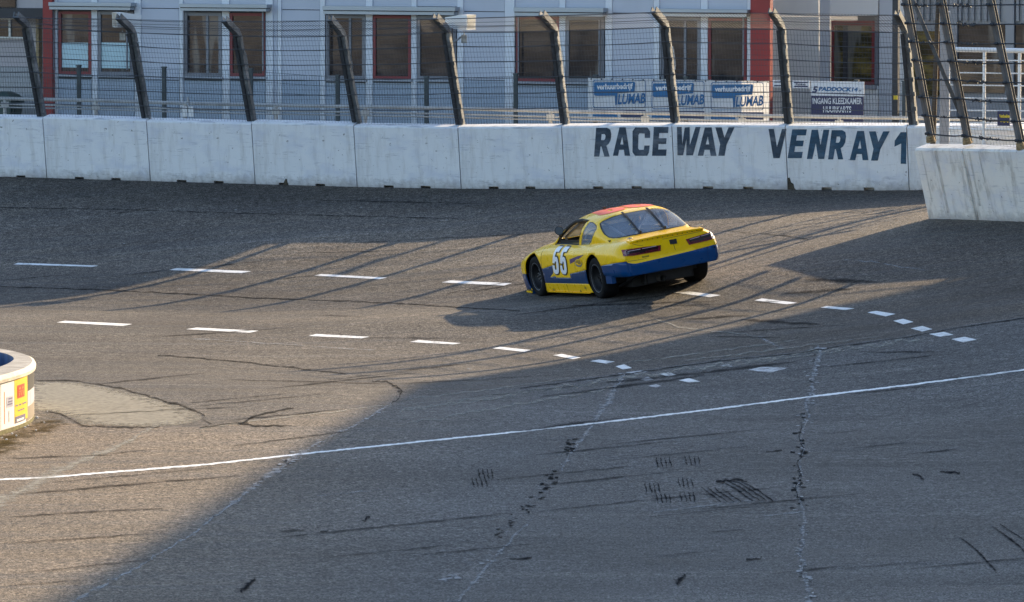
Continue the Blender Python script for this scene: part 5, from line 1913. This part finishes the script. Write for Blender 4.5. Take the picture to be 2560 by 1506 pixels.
M['yellow'] = car_paint('yellow_paint', (.95, .56, .001), amt=.12)
M['blue'] = car_paint('blue_paint', (.000, .045, .155), (.05, .05, .05), .3, .32)
M['blue_side'] = car_paint('blue_side_paint', (.008, .042, .125), (.05, .05, .05), .3, .40)
M['decal_white'] = simple('decal_white', (.78, .78, .80), .35, var=.03)
M['decal_black'] = simple('decal_black', (.03, .018, .014), .4, var=.1)
M['decal_orange'] = simple('decal_orange', (.82, .11, .025), .45, var=.06, scale=4)
M['decal_violet'] = simple('decal_violet', (.09, .045, .13), .4, var=.15)
M['lamp_red'] = simple('lamp_red', (.17, .006, .014), .18, var=.4, scale=9, coat=.8)
M['lamp_dark'] = simple('lamp_dark', (.020, .004, .008), .12, var=.3, scale=9, coat=.8)
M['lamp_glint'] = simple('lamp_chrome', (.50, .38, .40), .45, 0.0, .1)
M['rubber_tyre'] = simple('tyre_rubber_black', (.010, .010, .011), .8, spec=.12, var=.3, scale=12, bump=.2, dirt=(.03, .029, .028), dirt_amt=.4)
M['rim_steel'] = simple('black_steel_rim', (.014, .014, .016), .5, .2, .3, 8, spec=.25)
M['under'] = simple('underbody_black', (.010, .010, .011), .7, var=.4)
M['cage'] = simple('cage_grey', (.20, .20, .21), .45, .2, .1)
M['alu'] = simple('bare_alu', (.42, .43, .45), .35, .8, .15)
m, t, b, o = nmat('car_glass')
n = N(t)
b.inputs['Base Color'].default_value = (.46, .52, .62, 1)
b.inputs['Roughness'].default_value = .06
b.inputs['Specular IOR Level'].default_value = .9
n.bump(n.noise(1.6, 3), .10, .03, b.inputs['Normal'])
tr = t.nodes.new('ShaderNodeBsdfTransparent'); tr.inputs[0].default_value = (.72, .78, .86, 1)
mx = t.nodes.new('ShaderNodeMixShader')
n.link(n.ramp(n.noise(1.1, 2, .5), (.3, .26), (.7, .46)), mx.inputs[0])
n.link(tr.outputs[0], mx.inputs[1]); n.link(b.outputs[0], mx.inputs[2]); n.link(mx.outputs[0], o.inputs['Surface'])
M['car_glass'] = m


def mirror(v, f):
    v = np.asarray(v)
    w = v * np.array([1, -1, 1])
    return w, [tuple(x[::-1]) for x in f]


def fix_out(v, f, ctr):
    """make the faces look away from a centre line"""
    v = np.asarray(v); out = []
    for q in f:
        p = v[list(q)]
        nrm = np.cross(p[1] - p[0], p[2] - p[0]); c = p.mean(0)
        d = c - np.array([c[0] * .85 + ctr[0] * .15, ctr[1], ctr[2]])
        out.append(q if nrm @ d > 0 else q[::-1])
    return out


def car_mesh(name, pieces, mat, parent=None, smooth=True, solid=0.0, ctr=(1.2, 0, .45), mi=None):
    vs, fs = [], []
    for v, f in pieces:
        b = sum(len(x) for x in vs)
        vs.append(np.asarray(v)); fs += [tuple(b + i for i in q) for q in f]
    V = np.vstack(vs)
    if ctr is not None:
        fs = fix_out(V, fs, np.array(ctr))
    o = mesh_obj(name, V, fs, mat, parent=parent or car, smooth=smooth, local=True)
    bm = bmesh.new(); bm.from_mesh(o.data)
    bmesh.ops.remove_doubles(bm, verts=bm.verts, dist=.0008)
    bm.to_mesh(o.data); bm.free()
    if smooth:
        o.data.polygons.foreach_set('use_smooth', np.ones(len(o.data.polygons), bool))
    if solid:
        md = o.modifiers.new('thickness', 'SOLIDIFY'); md.thickness = solid; md.offset = -1
        o.data.materials.append(M['black']); md.material_offset = 1; md.material_offset_rim = 0
    return o


def side_loop(pts):
    return [(x, float(body_q(np.array(x), np.array(z)))) for x, z in pts]


def arch(xc, r=.372, zc=.315):
    a = np.radians(np.linspace(-42, 222, 34))
    pts = [(xc + r * math.cos(t), zc + r * math.sin(t)) for t in a]
    lp = side_loop(pts)
    return lp + [(lp[-1][0], -.75), (lp[0][0], -.75)]


X0, X1 = -1.06, 3.50
FAX = 2.58
outline = [(X0, -.6), (X1, -.6), (X1, 1.0), (X0, 1.0)]
blue_side = side_loop([(2.30, .222), (2.26, .44), (1.751, .504), (1.763, .383), (1.941, .317), (1.701, .334), (1.669, .312), (1.058, .319), (1.052, .379), (.30, .452), (.30, .228)])
blue_tail = [(X0, -.6)] + side_loop([(-1.06, .562), (-.85, .556), (-.30, .512)]) + [(-.30, -.6)]
blue_nose = [(2.90, -.6)] + side_loop([(2.90, .36), (3.50, .34)]) + [(3.50, -.6)]
cabin = [(-.22, .64), (1.80, .64), (1.80, 1.01), (-.22, 1.01)]
P1 = panel(body_pt, outline, [('blue_side', [blue_side]), ('blue_tail', [blue_tail]), ('blue_nose', [blue_nose]), ('hole', [arch(0.0)]), ('hole', [arch(FAX)]), ('hole', [cabin])])


def both(p):
    return [p, mirror(*p)]


body = car_mesh('body', both(P1['base']), M['yellow'], solid=.012)
car_mesh('side_stripe', both(P1['blue_side']), M['blue_side'], solid=.012)
quarter = both(P1['blue_tail'])
car_mesh('front_valance', both(P1['blue_nose']), M['blue_side'], solid=.012)

# tail: closes the shell between its two rear edges
qe = np.r_[np.linspace(-.6, 0, 8), np.linspace(0, 1, 40)[1:]]
E_ = body_pt(np.full(len(qe), X0), qe)
edge = [(p[1], p[2]) for p in E_]
loop = edge + [(-y, z) for y, z in edge[-2::-1]]
zc = lambda y: np.interp(y, [-.8, -.72, -.5, 0, .28, .5, .62, .70, .8], [.574, .572, .556, .535, .524, .514, .512, .540, .562])
sep = [(y, float(zc(y))) for y in np.linspace(.80, -.80, 33)]
bl = [(.80, .2)] + sep + [(-.80, .2)]


def tail_pt(a, b):
    y = a; z = b
    return np.stack([X0 + tail_off(y, z), y, z], -1)


P2 = panel(tail_pt, loop, [('blue', [bl])], .05, .04)
car_mesh('tail_panel', [P2['base']], M['yellow'], ctr=None)
bumper = car_mesh('bumper_cover', [P2['blue']] + quarter, M['blue'], solid=.012, ctr=(0.2, 0, .45))
o = bpy.data.objects['tail_panel']
# both tail pieces look backwards
for ob in (o,):
    bm = bmesh.new(); bm.from_mesh(ob.data)
    for f in bm.faces:
        if f.normal.x > 0: f.normal_flip()
    bm.to_mesh(ob.data); ob.data.update(); bm.free()

# nose cap
E2 = body_pt(np.full(len(qe), X1), qe)
lp2 = [(p[1], p[2]) for p in E2]; lp2 = lp2 + [(-y, z) for y, z in lp2[-2::-1]]
nv, nf_ = fill2d([lp2])
car_mesh('nose', [([(X1, a, b) for a, b in nv], nf_)], M['yellow'], smooth=False)
mb = MB()
mb.loft([[(x, y, .06), (x, y, .085)] for x, y in ((2.95, .80), (3.25, .80), (3.52, .55), (3.60, 0), (3.52, -.55), (3.25, -.80), (2.95, -.80))], closed=False, cap=False)
sp_v = [(2.95, .82), (3.22, .80), (3.50, .58), (3.60, 0), (3.50, -.58), (3.22, -.80), (2.95, -.82)]
mb = MB()
mb.add([(x, y, .055) for x, y in sp_v] + [(x, y, .085) for x, y in sp_v], [tuple(range(7))[::-1], tuple(range(7, 14))] + [(i, (i + 1) % 7, 7 + (i + 1) % 7, 7 + i) for i in range(7)])
mb.build('splitter', M['yellow'], parent=car, local=True)
mb = MB(); mb.box((2.94, .74, .03), (3.0, .80, .36)); mb.box((2.94, -.80, .03), (3.0, -.74, .36))
mb.build('mud_flap', M['blue_side'], parent=car, local=True)['kind'] = 'stuff'

# cabin: roof and pillars, glass
oh = [(-.45, 0), (2.06, 0), (2.06, 1.0), (-.45, 1.0)]


def zl_(pts):
    return [(x, float(house_q_z(np.array(x), np.array(z)))) for x, z in pts]


def yl_(pts):
    return [(x, float(house_q_y(np.array(x), np.array(y)))) for x, y in pts]


def yq(pts, close):
    return yl_(pts) + close


door_w = zl_([(1.88, .80), (1.70, .925), (1.52, 1.045), (1.40, 1.098), (1.23, 1.138), (.9, 1.157), (.60, 1.147), (.70, .97), (.80, .80)])
quart = zl_([(.70, .805), (.60, .965), (.50, 1.132), (.40, 1.128), (.31, 1.110), (.205, 1.080), (.155, 1.04), (.20, .965), (.29, .86), (.42, .805)])
rearw = yq([(.125, 0.0), (.122, .25), (.130, .45), (.150, .525), (.155, .558), (.05, .597), (-.12, .627), (-.25, .620), (-.335, .585), (-.385, .52), (-.41, .42), (-.425, .25), (-.43, 0)], [(-.43, 1.01), (.125, 1.01)])
wind = yq([(1.36, 0.0), (1.36, .40), (1.40, .47), (1.60, .53), (1.86, .58), (1.95, .56), (2.0, .45), (2.02, 0)], [(2.02, 1.01), (1.36, 1.01)])


def grow(lp, k):
    """a slightly larger copy of a loop, for the dark seal round the glass"""
    p = np.array(lp); c = p.mean(0)
    out = []
    n = len(p)
    for i in range(n):
        a, b, d = p[i - 1], p[i], p[(i + 1) % n]
        t = (d - a); t /= np.linalg.norm(t) + 1e-9
        nn = np.array([t[1], -t[0]])
        if nn @ (b - c) < 0: nn = -nn
        out.append(tuple(b + nn * k))
    return out


P3 = panel(house_pt, oh, [('seal', [[(a, min(b, 1.01)) for a, b in grow(rearw, .028)]]), ('rear', [rearw]), ('quart_seal', [grow(quart, .012)]), ('quart', [quart]), ('wind', [wind]), ('door', [door_w])], .045, .035)
roof = car_mesh('roof', both(P3['base']), M['yellow'], solid=.014, ctr=(.8, 0, .7))
rg = car_mesh('rear_window', both(P3['rear']), M['car_glass'], ctr=(.8, 0, .7))
car_mesh('window_seal', both(P3['seal']), M['black'], parent=rg, ctr=(.8, 0, .7))
q1 = P3['quart']
qs_ = P3['quart_seal']
for pz, ps in ((q1, qs_), (mirror(*q1), mirror(*qs_))):
    w_ = car_mesh('quarter_window', [pz], M['car_glass'], ctr=(.8, 0, .7))
    car_mesh('window_seal', [ps], M['black'], parent=w_, ctr=(.8, 0, .7))
car_mesh('windscreen', both(P3['wind']), M['car_glass'], ctr=(.8, 0, .7))
# two straps over the rear window
for y in (.20, -.20):
    mb = MB()
    xs = np.linspace(.16, -.45, 9)
    w = .016
    pts = [house_pt(np.array(x), house_q_y(np.array(x), np.array(abs(y)))) * np.array([1, math.copysign(1, y), 1]) + np.array([-.012, 0, .016]) for x in xs]
    mb.loft([[p + np.array([0, s * w, h]) for s, h in ((-1, 0), (1, 0), (1, .012), (-1, .012))] for p in pts])
    st = mb.build('window_strap', M['black'], parent=rg, local=True)
    mb = MB(); p = pts[-1] + np.array([-.03, 0, .0])
    mb.tube([p, p + np.array([-.01, .0, .04])], .014, 6); mb.tube([p + np.array([-.03, .03, 0]), p + np.array([-.03, .03, .02])], .01, 6)
    mb.build('strap_clip', M['black'], parent=car, local=True)
# door opening: black inner edge of the frame
ip = np.array([house_pt(np.array(a), np.array(b)) for a, b in door_w])
for s in (1, -1):
    mb = MB(); w = [p * np.array([1, s, 1]) - np.array([0, s * .022, 0]) for p in ip]
    mb.tube(list(w) + [w[0]], .027, 6, cap=False)
    mb.build('window_frame', M['black'], parent=car, local=True)

# interior
mb = MB()
bx = [(-.35, -.66, .22), (1.95, .66, .80)]
x0, y0, z0 = bx[0]; x1, y1, z1 = bx[1]
mb.add([(x0, y0, z0), (x1, y0, z0), (x1, y1, z0), (x0, y1, z0), (x0, y0, .87), (x1 - .2, y0, .87), (x1 - .2, y1, .87), (x0, y1, .87)],
       [(0, 1, 2, 3), (0, 4, 5, 1), (1, 5, 6, 2), (2, 6, 7, 3), (3, 7, 4, 0)])
inter = mb.build('interior', M['under'], parent=car, local=True)
mb = MB()
mb.box((1.45, -.62, .60), (1.93, .62, .80)); mb.build('dashboard', M['black'], parent=inter, local=True)
mb = MB()
mb.loft([[(x, y, z) for y in (.08, .52) for x in ((a, a + t) if y < .3 else (a + t, a))] for z, a, t in ((.30, .42, .5), (.46, .40, .5), (.50, .40, .14), (.85, .28, .12), (1.0, .26, .10), (1.06, .27, .07))])
mb.build('seat', M['black'], parent=inter, local=True)
mb = MB()
T = lambda *p: mb.tube([np.array(q, float) for q in p], .021, 8)
T((.48, .60, .30), (.48, .56, .85), (.50, .47, 1.12), (.50, -.47, 1.12), (.48, -.56, .85), (.48, -.60, .30))
for s in (1, -1):
    T((.50, s * .47, 1.12), (1.25, s * .46, 1.11), (1.72, s * .56, .90), (1.80, s * .58, .5))
    T((.49, s * .40, 1.10), (-.40, s * .34, .82), (-.7, s * .34, .5))
    T((.48, s * .58, .60), (1.75, s * .58, .55))
T((.49, -.30, 1.1), (-.40, .30, .82)); T((1.28, -.46, 1.10), (1.28, .46, 1.10)); T((.48, -.58, .72), (.48, .58, .72))
mb.build('roll_cage', M['cage'], parent=inter, local=True)
mb = MB()
a = np.linspace(0, 2 * math.pi, 17)
mb.tube([np.array([1.16 + .06 * math.cos(t), .30 + .17 * math.sin(t), .80 + .16 * math.cos(t)]) for t in a], .014, 6, cap=False)
mb.tube([(1.16, .3, .80), (1.45, .3, .70)], .02, 6)
mb.build('steering_wheel', M['cage'], parent=inter, local=True)
mb = MB(); mb.box((-.36, -.60, .80), (.30, .60, .815)); mb.build('parcel_shelf', M['alu'], parent=inter, local=True)

# underbody
mb = MB()
mb.box((-.60, -.50, .13), (3.2, .50, .66)); mb.box((-.98, -.56, .33), (-.60, .56, .66))
ub = mb.build('underbody', M['under'], parent=car, local=True)
ub['kind'] = 'stuff'
mb = MB(); mb.box((-.88, -.36, .17), (-.42, .36, .40)); mb.build('fuel_cell', M['under'], parent=car, local=True)
mb = MB(); mb.tube([(0, -.55, .315), (0, .55, .315)], .05, 10); mb.build('rear_axle', M['rim_steel'], parent=car, local=True)
mb = MB(); mb.tube([(-.30, .19, .24), (-1.02, .17, .215)], .052, 14, cap=False); mb.tube([(-1.02, .17, .215), (-.9, .17, .22)], .044, 14, cap=False)
mb.build('exhaust_pipe', simple('sooty_pipe', (.09, .085, .08), .5, .4, .3), parent=car, local=True)
mb = MB(); mb.tube([(-.85, .42, .33), (-.3, .60, .16)], .02, 6); mb.tube([(-.82, .36, .33), (-.80, .37, .16)], .022, 6); mb.tube([(-.7, -.40, .34), (-.70, -.40, .2)], .03, 6)
mb.build('suspension', M['rim_steel'], parent=car, local=True)['kind'] = 'stuff'
mb = MB(); mb.box((-.66, .78, .245), (-.42, .842, .355)); mb.build('skirt_box', M['blue'], parent=car, local=True)
# yellow rocker
mb = MB()
for s in (1, -1):
    mb.box((.39, s * .80, .082), (1.28, s * .838, .09)); mb.box((1.29, s * .80, .082), (2.19, s * .838, .09))
mb.build('rocker_edge', M['yellow'], parent=car, local=True)['kind'] = 'stuff'


# wheels
def lathe(prof, yc, xc, zc, n=36, flip=1):
    rings = []
    for r, y in prof:
        rings.append([(xc + r * math.cos(t), yc + flip * y, zc + r * math.sin(t)) for t in np.linspace(0, 2 * math.pi, n, endpoint=False)])
    return rings


for x, s in ((0.0, 1), (0.0, -1), (FAX, 1), (FAX, -1)):
    yc = .70 if s > 0 else -.745
    mb = MB()
    mb.loft(lathe([(.19, .10), (.205, .125), (.24, .138), (.275, .138), (.298, .128), (.312, .105), (.316, .05), (.317, 0), (.316, -.05), (.312, -.105), (.298, -.128), (.24, -.138), (.20, -.12), (.19, -.10)], yc, x, .317, 40, s), cap=False)
    wh = mb.build('wheel', M['rubber_tyre'], parent=car, smooth=True, local=True)
    mb = MB()
    mb.loft(lathe([(.212, .128), (.200, .122), (.192, .10), (.185, .02), (.14, .005), (.11, .02), (.06, .045), (.055, .07), (.0, .072)], yc, x, .317, 36, s), cap=False)
    rm = mb.build('rim', M['rim_steel'], parent=wh, smooth=True, local=True)
    mb = MB()
    for k in range(5):
        t = 2 * math.pi * k / 5
        c = np.array([x + .045 * math.cos(t), yc + s * .072, .317 + .045 * math.sin(t)])
        mb.tube([c, c + np.array([0, s * .02, 0])], .011, 6)
    for k in range(10):
        t = 2 * math.pi * k / 10
        c = np.array([x + .15 * math.cos(t), yc + s * .012, .317 + .15 * math.sin(t)])
        mb.tube([c, c + np.array([0, s * .012, 0])], .020, 8, m=0)
    mb.build('wheel_bolts', M['alu'] if x > 1 else M['rim_steel'], parent=wh, local=True)['kind'] = 'stuff'
    mb = MB()
    mb.loft(lathe([(.209, .1305), (.216, .1325), (.213, .134)], yc, x, .317, 36, s), cap=False)
    mb.build('rim_edge', M['cage'], parent=wh, smooth=True, local=True)

# ducktail lip on the boot
mb = MB()
ys = np.linspace(-.60, .60, 31)
rings = []
for y in ys:
    k = min(1.0, (0.62 - abs(y)) / .10)
    xe = X0 + float(tail_off(np.array(y), np.array(.84)))
    zt = .838 + .016 * (1 - (y / .6) ** 2)
    rings.append([(-.86, y, zt - .02), (-.88, y, zt + .022), (xe + .03 - .055 * k, y, zt + .010 * k), (xe + .03 - .050 * k, y, zt - .016), (xe + .035, y, zt - .045), (-.95, y, zt - .05)])
mb.loft(rings)
mb.build('spoiler_lip', M['yellow'], parent=car, smooth=False, local=True)
mb = MB()
for y in np.linspace(-.55, .5, 14):
    xe = X0 + float(tail_off(np.array(y), np.array(.84)))
    mb.box((xe - .030, y - .005, .822), (xe - .014, y + .005, .830))
mb.build('lip_rivets', M['black'], parent=car, local=True)['kind'] = 'stuff'
for y in (.55, -.60):
    mb = MB(); mb.tube([(-.90, y, .868), (-.90, y, .90)], .012, 6); mb.tube([(-.93, y - .03, .882), (-.88, y + .03, .882)], .007, 5)
    mb.build('boot_pin', M['alu'], parent=car, local=True)


# tail lamps wrap round the corners
def tail_x(y, z):
    """surface of the tail or of the flank corner at half-width y"""
    if abs(y) < .70:
        return X0 + float(tail_off(np.array(y), np.array(z)))
    xs = np.linspace(-1.06, -.80, 60)
    zt = np.interp(xs, *T_T); Z = np.clip((z - Z0B) / (zt - Z0B), 0, .999)
    yy = np.interp(xs, *T_W) * (1 - Z ** NB_) ** (1 / NB_)
    k = np.clip((-.72 - xs) / .34, 0, 1); k = k * k * (3 - 2 * k)
    i = int(np.argmin(np.abs(yy - abs(y))))
    return float(xs[i] + k[i] * tail_off(np.array(y), np.array(z)))


def lamp_patch(name, loop, lift, mat, parent, th=.012):
    lp = []
    for i in range(len(loop)):
        a = np.array(loop[i]); b = np.array(loop[(i + 1) % len(loop)])
        lp += [tuple(a + (b - a) * j / 6) for j in range(6)]
    vs, fs = fill2d([lp])
    P = np.array([(tail_x(y, z) - lift, y, z) for y, z in vs])
    Q = P + np.array([th, 0, 0])
    n = len(vs); m_ = len(lp)
    f2 = up_faces(P, fs, np.array([-1.0, 0, 0]))
    allf = f2 + [(i, (i + 1) % m_, n + (i + 1) % m_, n + i) for i in range(m_)]
    return mesh_obj(name, np.vstack([P, Q]), allf, mat, parent=parent, local=True)


for loop, s in (([(.735, .742), (.742, .648), (.60, .632), (.172, .632), (.150, .714), (.40, .732)], 1), ([(-.262, .728), (-.296, .640), (-.60, .648), (-.768, .664), (-.748, .772), (-.55, .752)], -1)):
    lb = lamp_patch('tail_lamp', loop, .012, M['lamp_red'], car, .03)
    c = np.mean(np.array(loop), 0)
    inn = [tuple(c + (np.array(p) - c) * np.array([.86, .66])) for p in loop]
    lamp_patch('lens', inn, .017, M['lamp_dark'], lb, .006)
    L = np.array(inn)
    ymax, ymin = L[:, 0].max(), L[:, 0].min()
    z_at = lambda y, top: np.interp(y, [ymin, ymax], [.672 + .010 * s + (.028 if top else -.024), .700 - .012 * s + (.016 if top else -.028)]) if s > 0 else np.interp(y, [ymin, ymax], [.72 + (.028 if top else -.030), .688 + (.022 if top else -.020)])
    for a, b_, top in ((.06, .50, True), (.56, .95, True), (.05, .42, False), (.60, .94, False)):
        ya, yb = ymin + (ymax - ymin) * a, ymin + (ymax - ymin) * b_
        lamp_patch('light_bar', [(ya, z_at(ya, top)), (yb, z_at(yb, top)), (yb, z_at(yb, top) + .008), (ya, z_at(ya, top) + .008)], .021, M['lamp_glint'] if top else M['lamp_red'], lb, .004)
lamp_patch('number_plate_box', [(0.0, .765), (-.115, .765), (-.113, .692), (-.002, .698)], .012, M['black'], car, .02)
# panel seams on the tail
for q in ([(-.052, .69), (-.058, .60), (-.064, .60), (-.058, .69)], [(.745, .561), (.41, .553), (.41, .557), (.745, .566)], [(.58, .81), (.50, .770), (.42, .755), (.42, .759), (.50, .775), (.574, .813)],
          [(.10, .79), (-.55, .80), (-.55, .804), (.10, .794)]):
    lamp_patch('panel_seam', q, .003, M['decal_black'], car, .002)
lamp_patch('tow_recess_shade', [(.47, .575), (.37, .575), (.36, .602), (.40, .60), (.48, .606)], .004, simple('yellow_shadow', (.36, .24, .004), .4), car, .002)  # recess shade painted as a flat darker yellow patch
lamp_patch('bumper_seam', [(-.560, .56), (-.560, .36), (-.566, .36), (-.566, .56)], .004, M['blue_side'], car, .002)


# decals on the left and right flanks and the roof
def decal(name, loops, to3d, mat, lift, parent=car, step=.04, want=(0, 1, 0)):
    lo = np.min([np.min(l, 0) for l in map(np.array, loops)], 0); hi = np.max([np.max(l, 0) for l in map(np.array, loops)], 0)
    def dens(lp):
        out = []
        for i in range(len(lp)):
            a = np.array(lp[i], float); b = np.array(lp[(i + 1) % len(lp)], float)
            k = max(1, int(np.abs(b - a).max() / step)); out += [tuple(a + (b - a) * j / k) for j in range(k)]
        return out
    lps = [dens(l) for l in loops]
    pts, ed = [], []
    for lp in lps:
        b = len(pts); pts += [Vector(p) for p in lp]; ed += [(b + i, b + (i + 1) % len(lp)) for i in range(len(lp))]
    pts += [Vector((a, b)) for a in np.arange(lo[0] + step / 2, hi[0], step) for b in np.arange(lo[1] + step / 2, hi[1], step)]
    r = delaunay_2d_cdt(pts, ed, [], 0, 1e-6)
    uv = np.array([(p.x, p.y) for p in r[0]])
    fs = [tuple(f) for f in r[2] if inside(uv[list(f)].mean(0), lps)]
    used = sorted({i for f in fs for i in f}); mp = {u: i for i, u in enumerate(used)}
    P = np.array([to3d(*uv[i]) for i in used]) + np.array(want) * lift
    fs = up_faces(P, [tuple(mp[i] for i in f) for f in fs], np.array(want, float))
    return mesh_obj(name, P, fs, mat, parent=parent, local=True, smooth=True)


FIVE = [(.22, 0), (1, 0), (.94, .17), (.48, .17), (.45, .37), (.60, .345), (.80, .37), (.93, .46), (.99, .60), (.98, .80), (.91, .92), (.76, .985), (.52, 1), (.28, .98), (.12, .90), (.04, .78), (.03, .67),
        (.35, .67), (.37, .78), (.45, .845), (.56, .84), (.64, .77), (.66, .65), (.62, .545), (.54, .51), (.45, .53), (.39, .60), (.06, .58), (.14, .28)]


def in_quad(lp, q):
    q = [np.array(p, float) for p in q]
    return [tuple((q[0] * (1 - u) + q[1] * u) * (1 - v) + (q[3] * (1 - u) + q[2] * u) * v) for u, v in lp]


def offset_loop(lp, k):
    p = np.array(lp); n = len(p); out = []
    area = 0.5 * np.sum(p[:, 0] * np.roll(p[:, 1], -1) - np.roll(p[:, 0], -1) * p[:, 1])
    for i in range(n):
        a, b, d = p[i - 1], p[i], p[(i + 1) % n]
        e1 = (b - a) / (np.linalg.norm(b - a) + 1e-9); e2 = (d - b) / (np.linalg.norm(d - b) + 1e-9)
        n1 = np.array([e1[1], -e1[0]]); n2 = np.array([e2[1], -e2[0]])
        m = n1 + n2; m /= max(.5, np.linalg.norm(m))
        out.append(tuple(b + m * k * (1 if area > 0 else -1)))
    return out


flank = lambda s: (lambda x, z: body_pt(np.array(x), body_q(np.array(x), np.array(z))) * np.array([1, s, 1]))
for s in (1, -1):
    f3 = flank(s); W_ = (0, s, 0)
    if s > 0:
        quads = [[(1.66, .785), (1.40, .785), (1.46, .372), (1.745, .372)], [(1.335, .785), (1.075, .785), (1.125, .372), (1.415, .372)]]
    else:
        quads = [[(.95, .785), (1.20, .785), (1.03, .372), (.74, .372)], [(1.28, .785), (1.53, .785), (1.36, .372), (1.07, .372)]]
    for q in quads:
        lp = in_quad(FIVE, q)
        d_ = decal('race_number', [offset_loop(lp, .020)], f3, M['decal_black'], .004, want=W_, step=.025)
        decal('digit', [lp], f3, M['decal_white'], .013, parent=d_, want=W_, step=.025)
    if s > 0:
        decal('violet_flash', [[(.965, .603), (.62, .655), (.353, .678), (.62, .602), (.962, .534)]], f3, M['decal_violet'], .004, want=W_)
        el = lambda cx, cz, a, b, n=20: [(cx + a * math.cos(t), cz + b * math.sin(t)) for t in np.linspace(0, 2 * math.pi, n, endpoint=False)]
        dd = decal('oval_badge', [el(.60, .552, .155, .062)], f3, M['poster_brown'], .004, want=W_)
        decal('badge_rim', [el(.585, .565, .135, .047)], f3, M['yellow'], .007, parent=dd, want=W_)
        for z, a, b_ in ((.585, .50, .66), (.566, .48, .70), (.545, .48, .62)):
            decal('lettering', [[(a, z - .006), (b_, z - .006), (b_, z + .006), (a, z + .006)]], f3, M['decal_black'], .010, parent=dd, want=W_)
        # dirt scuffs and seam of the sill
        for x, z in ((1.90, .12), (.75, .115), (.50, .17)):
            decal('sill_scuff', [[(x, z - .025), (x + .09, z - .02), (x + .06, z + .01), (x + .02, z + .02)]], f3, simple('sill_dirt', (.30, .20, .02), .6), .004, want=W_)
        decal('panel_seam', [[(1.305, .095), (1.312, .095), (1.312, .22), (1.305, .22)]], f3, M['decal_black'], .004, want=W_)
        decal('panel_seam', [[(2.215, .46), (2.222, .46), (2.205, .76), (2.198, .76)]], f3, M['decal_black'], .004, want=W_)
        decal('panel_seam', [[(.78, .45), (.785, .45), (.785, .72), (.78, .72)]], f3, M['decal_black'], .004, want=W_)
rf = lambda x, y: house_pt(np.array(x), house_q_y(np.array(x), np.array(abs(y) + 1e-4))) * np.array([1, 1 if y >= 0 else -1, 1])
for (xa, xb, ya, yb) in ((.33, .98, .44, .04), (.33, .98, -.02, -.42)):
    lp = in_quad(FIVE, [(xb, ya), (xb, yb), (xa, yb), (xa, ya)])
    d_ = decal('roof_number', [offset_loop(lp, .028)], rf, M['decal_orange'], .005, want=(0, 0, 1), step=.035)
mb = MB(); mb.tube([rf(.86, .2) + (0, 0, .01), rf(.86, .2) + (0, 0, .045)], .03, 8); mb.build('roof_vent', M['decal_black'], parent=car, local=True)

# round mirror on the left pillar
mb = MB()
c = np.array([1.50, .745, 1.03])
ax = np.array([-.95, .25, -.1]); ax /= np.linalg.norm(ax)
e1 = np.cross(ax, (0, 0, 1.0)); e1 /= np.linalg.norm(e1); e2 = np.cross(e1, ax)
mb.loft([[c + ax * d + (e1 * math.cos(t) + e2 * math.sin(t)) * r for t in np.linspace(0, 2 * math.pi, 18, endpoint=False)] for d, r in ((-.07, .02), (-.06, .05), (-.02, .066), (.03, .068))])
mr = mb.build('mirror', M['black'], parent=car, smooth=True, local=True)
mb = MB()
mb.loft([[c + ax * d + (e1 * math.cos(t) + e2 * math.sin(t)) * r for t in np.linspace(0, 2 * math.pi, 18, endpoint=False)] for d, r in ((.031, .060), (.034, .058))])
mb.build('mirror_glass', simple('mirror_face', (.10, .12, .14), .15), parent=mr, local=True)
mb = MB(); mb.tube([c + (0, 0, -.05), np.array([1.62, .70, .88])], .014, 6); mb.build('mirror_stalk', M['black'], parent=mr, local=True)
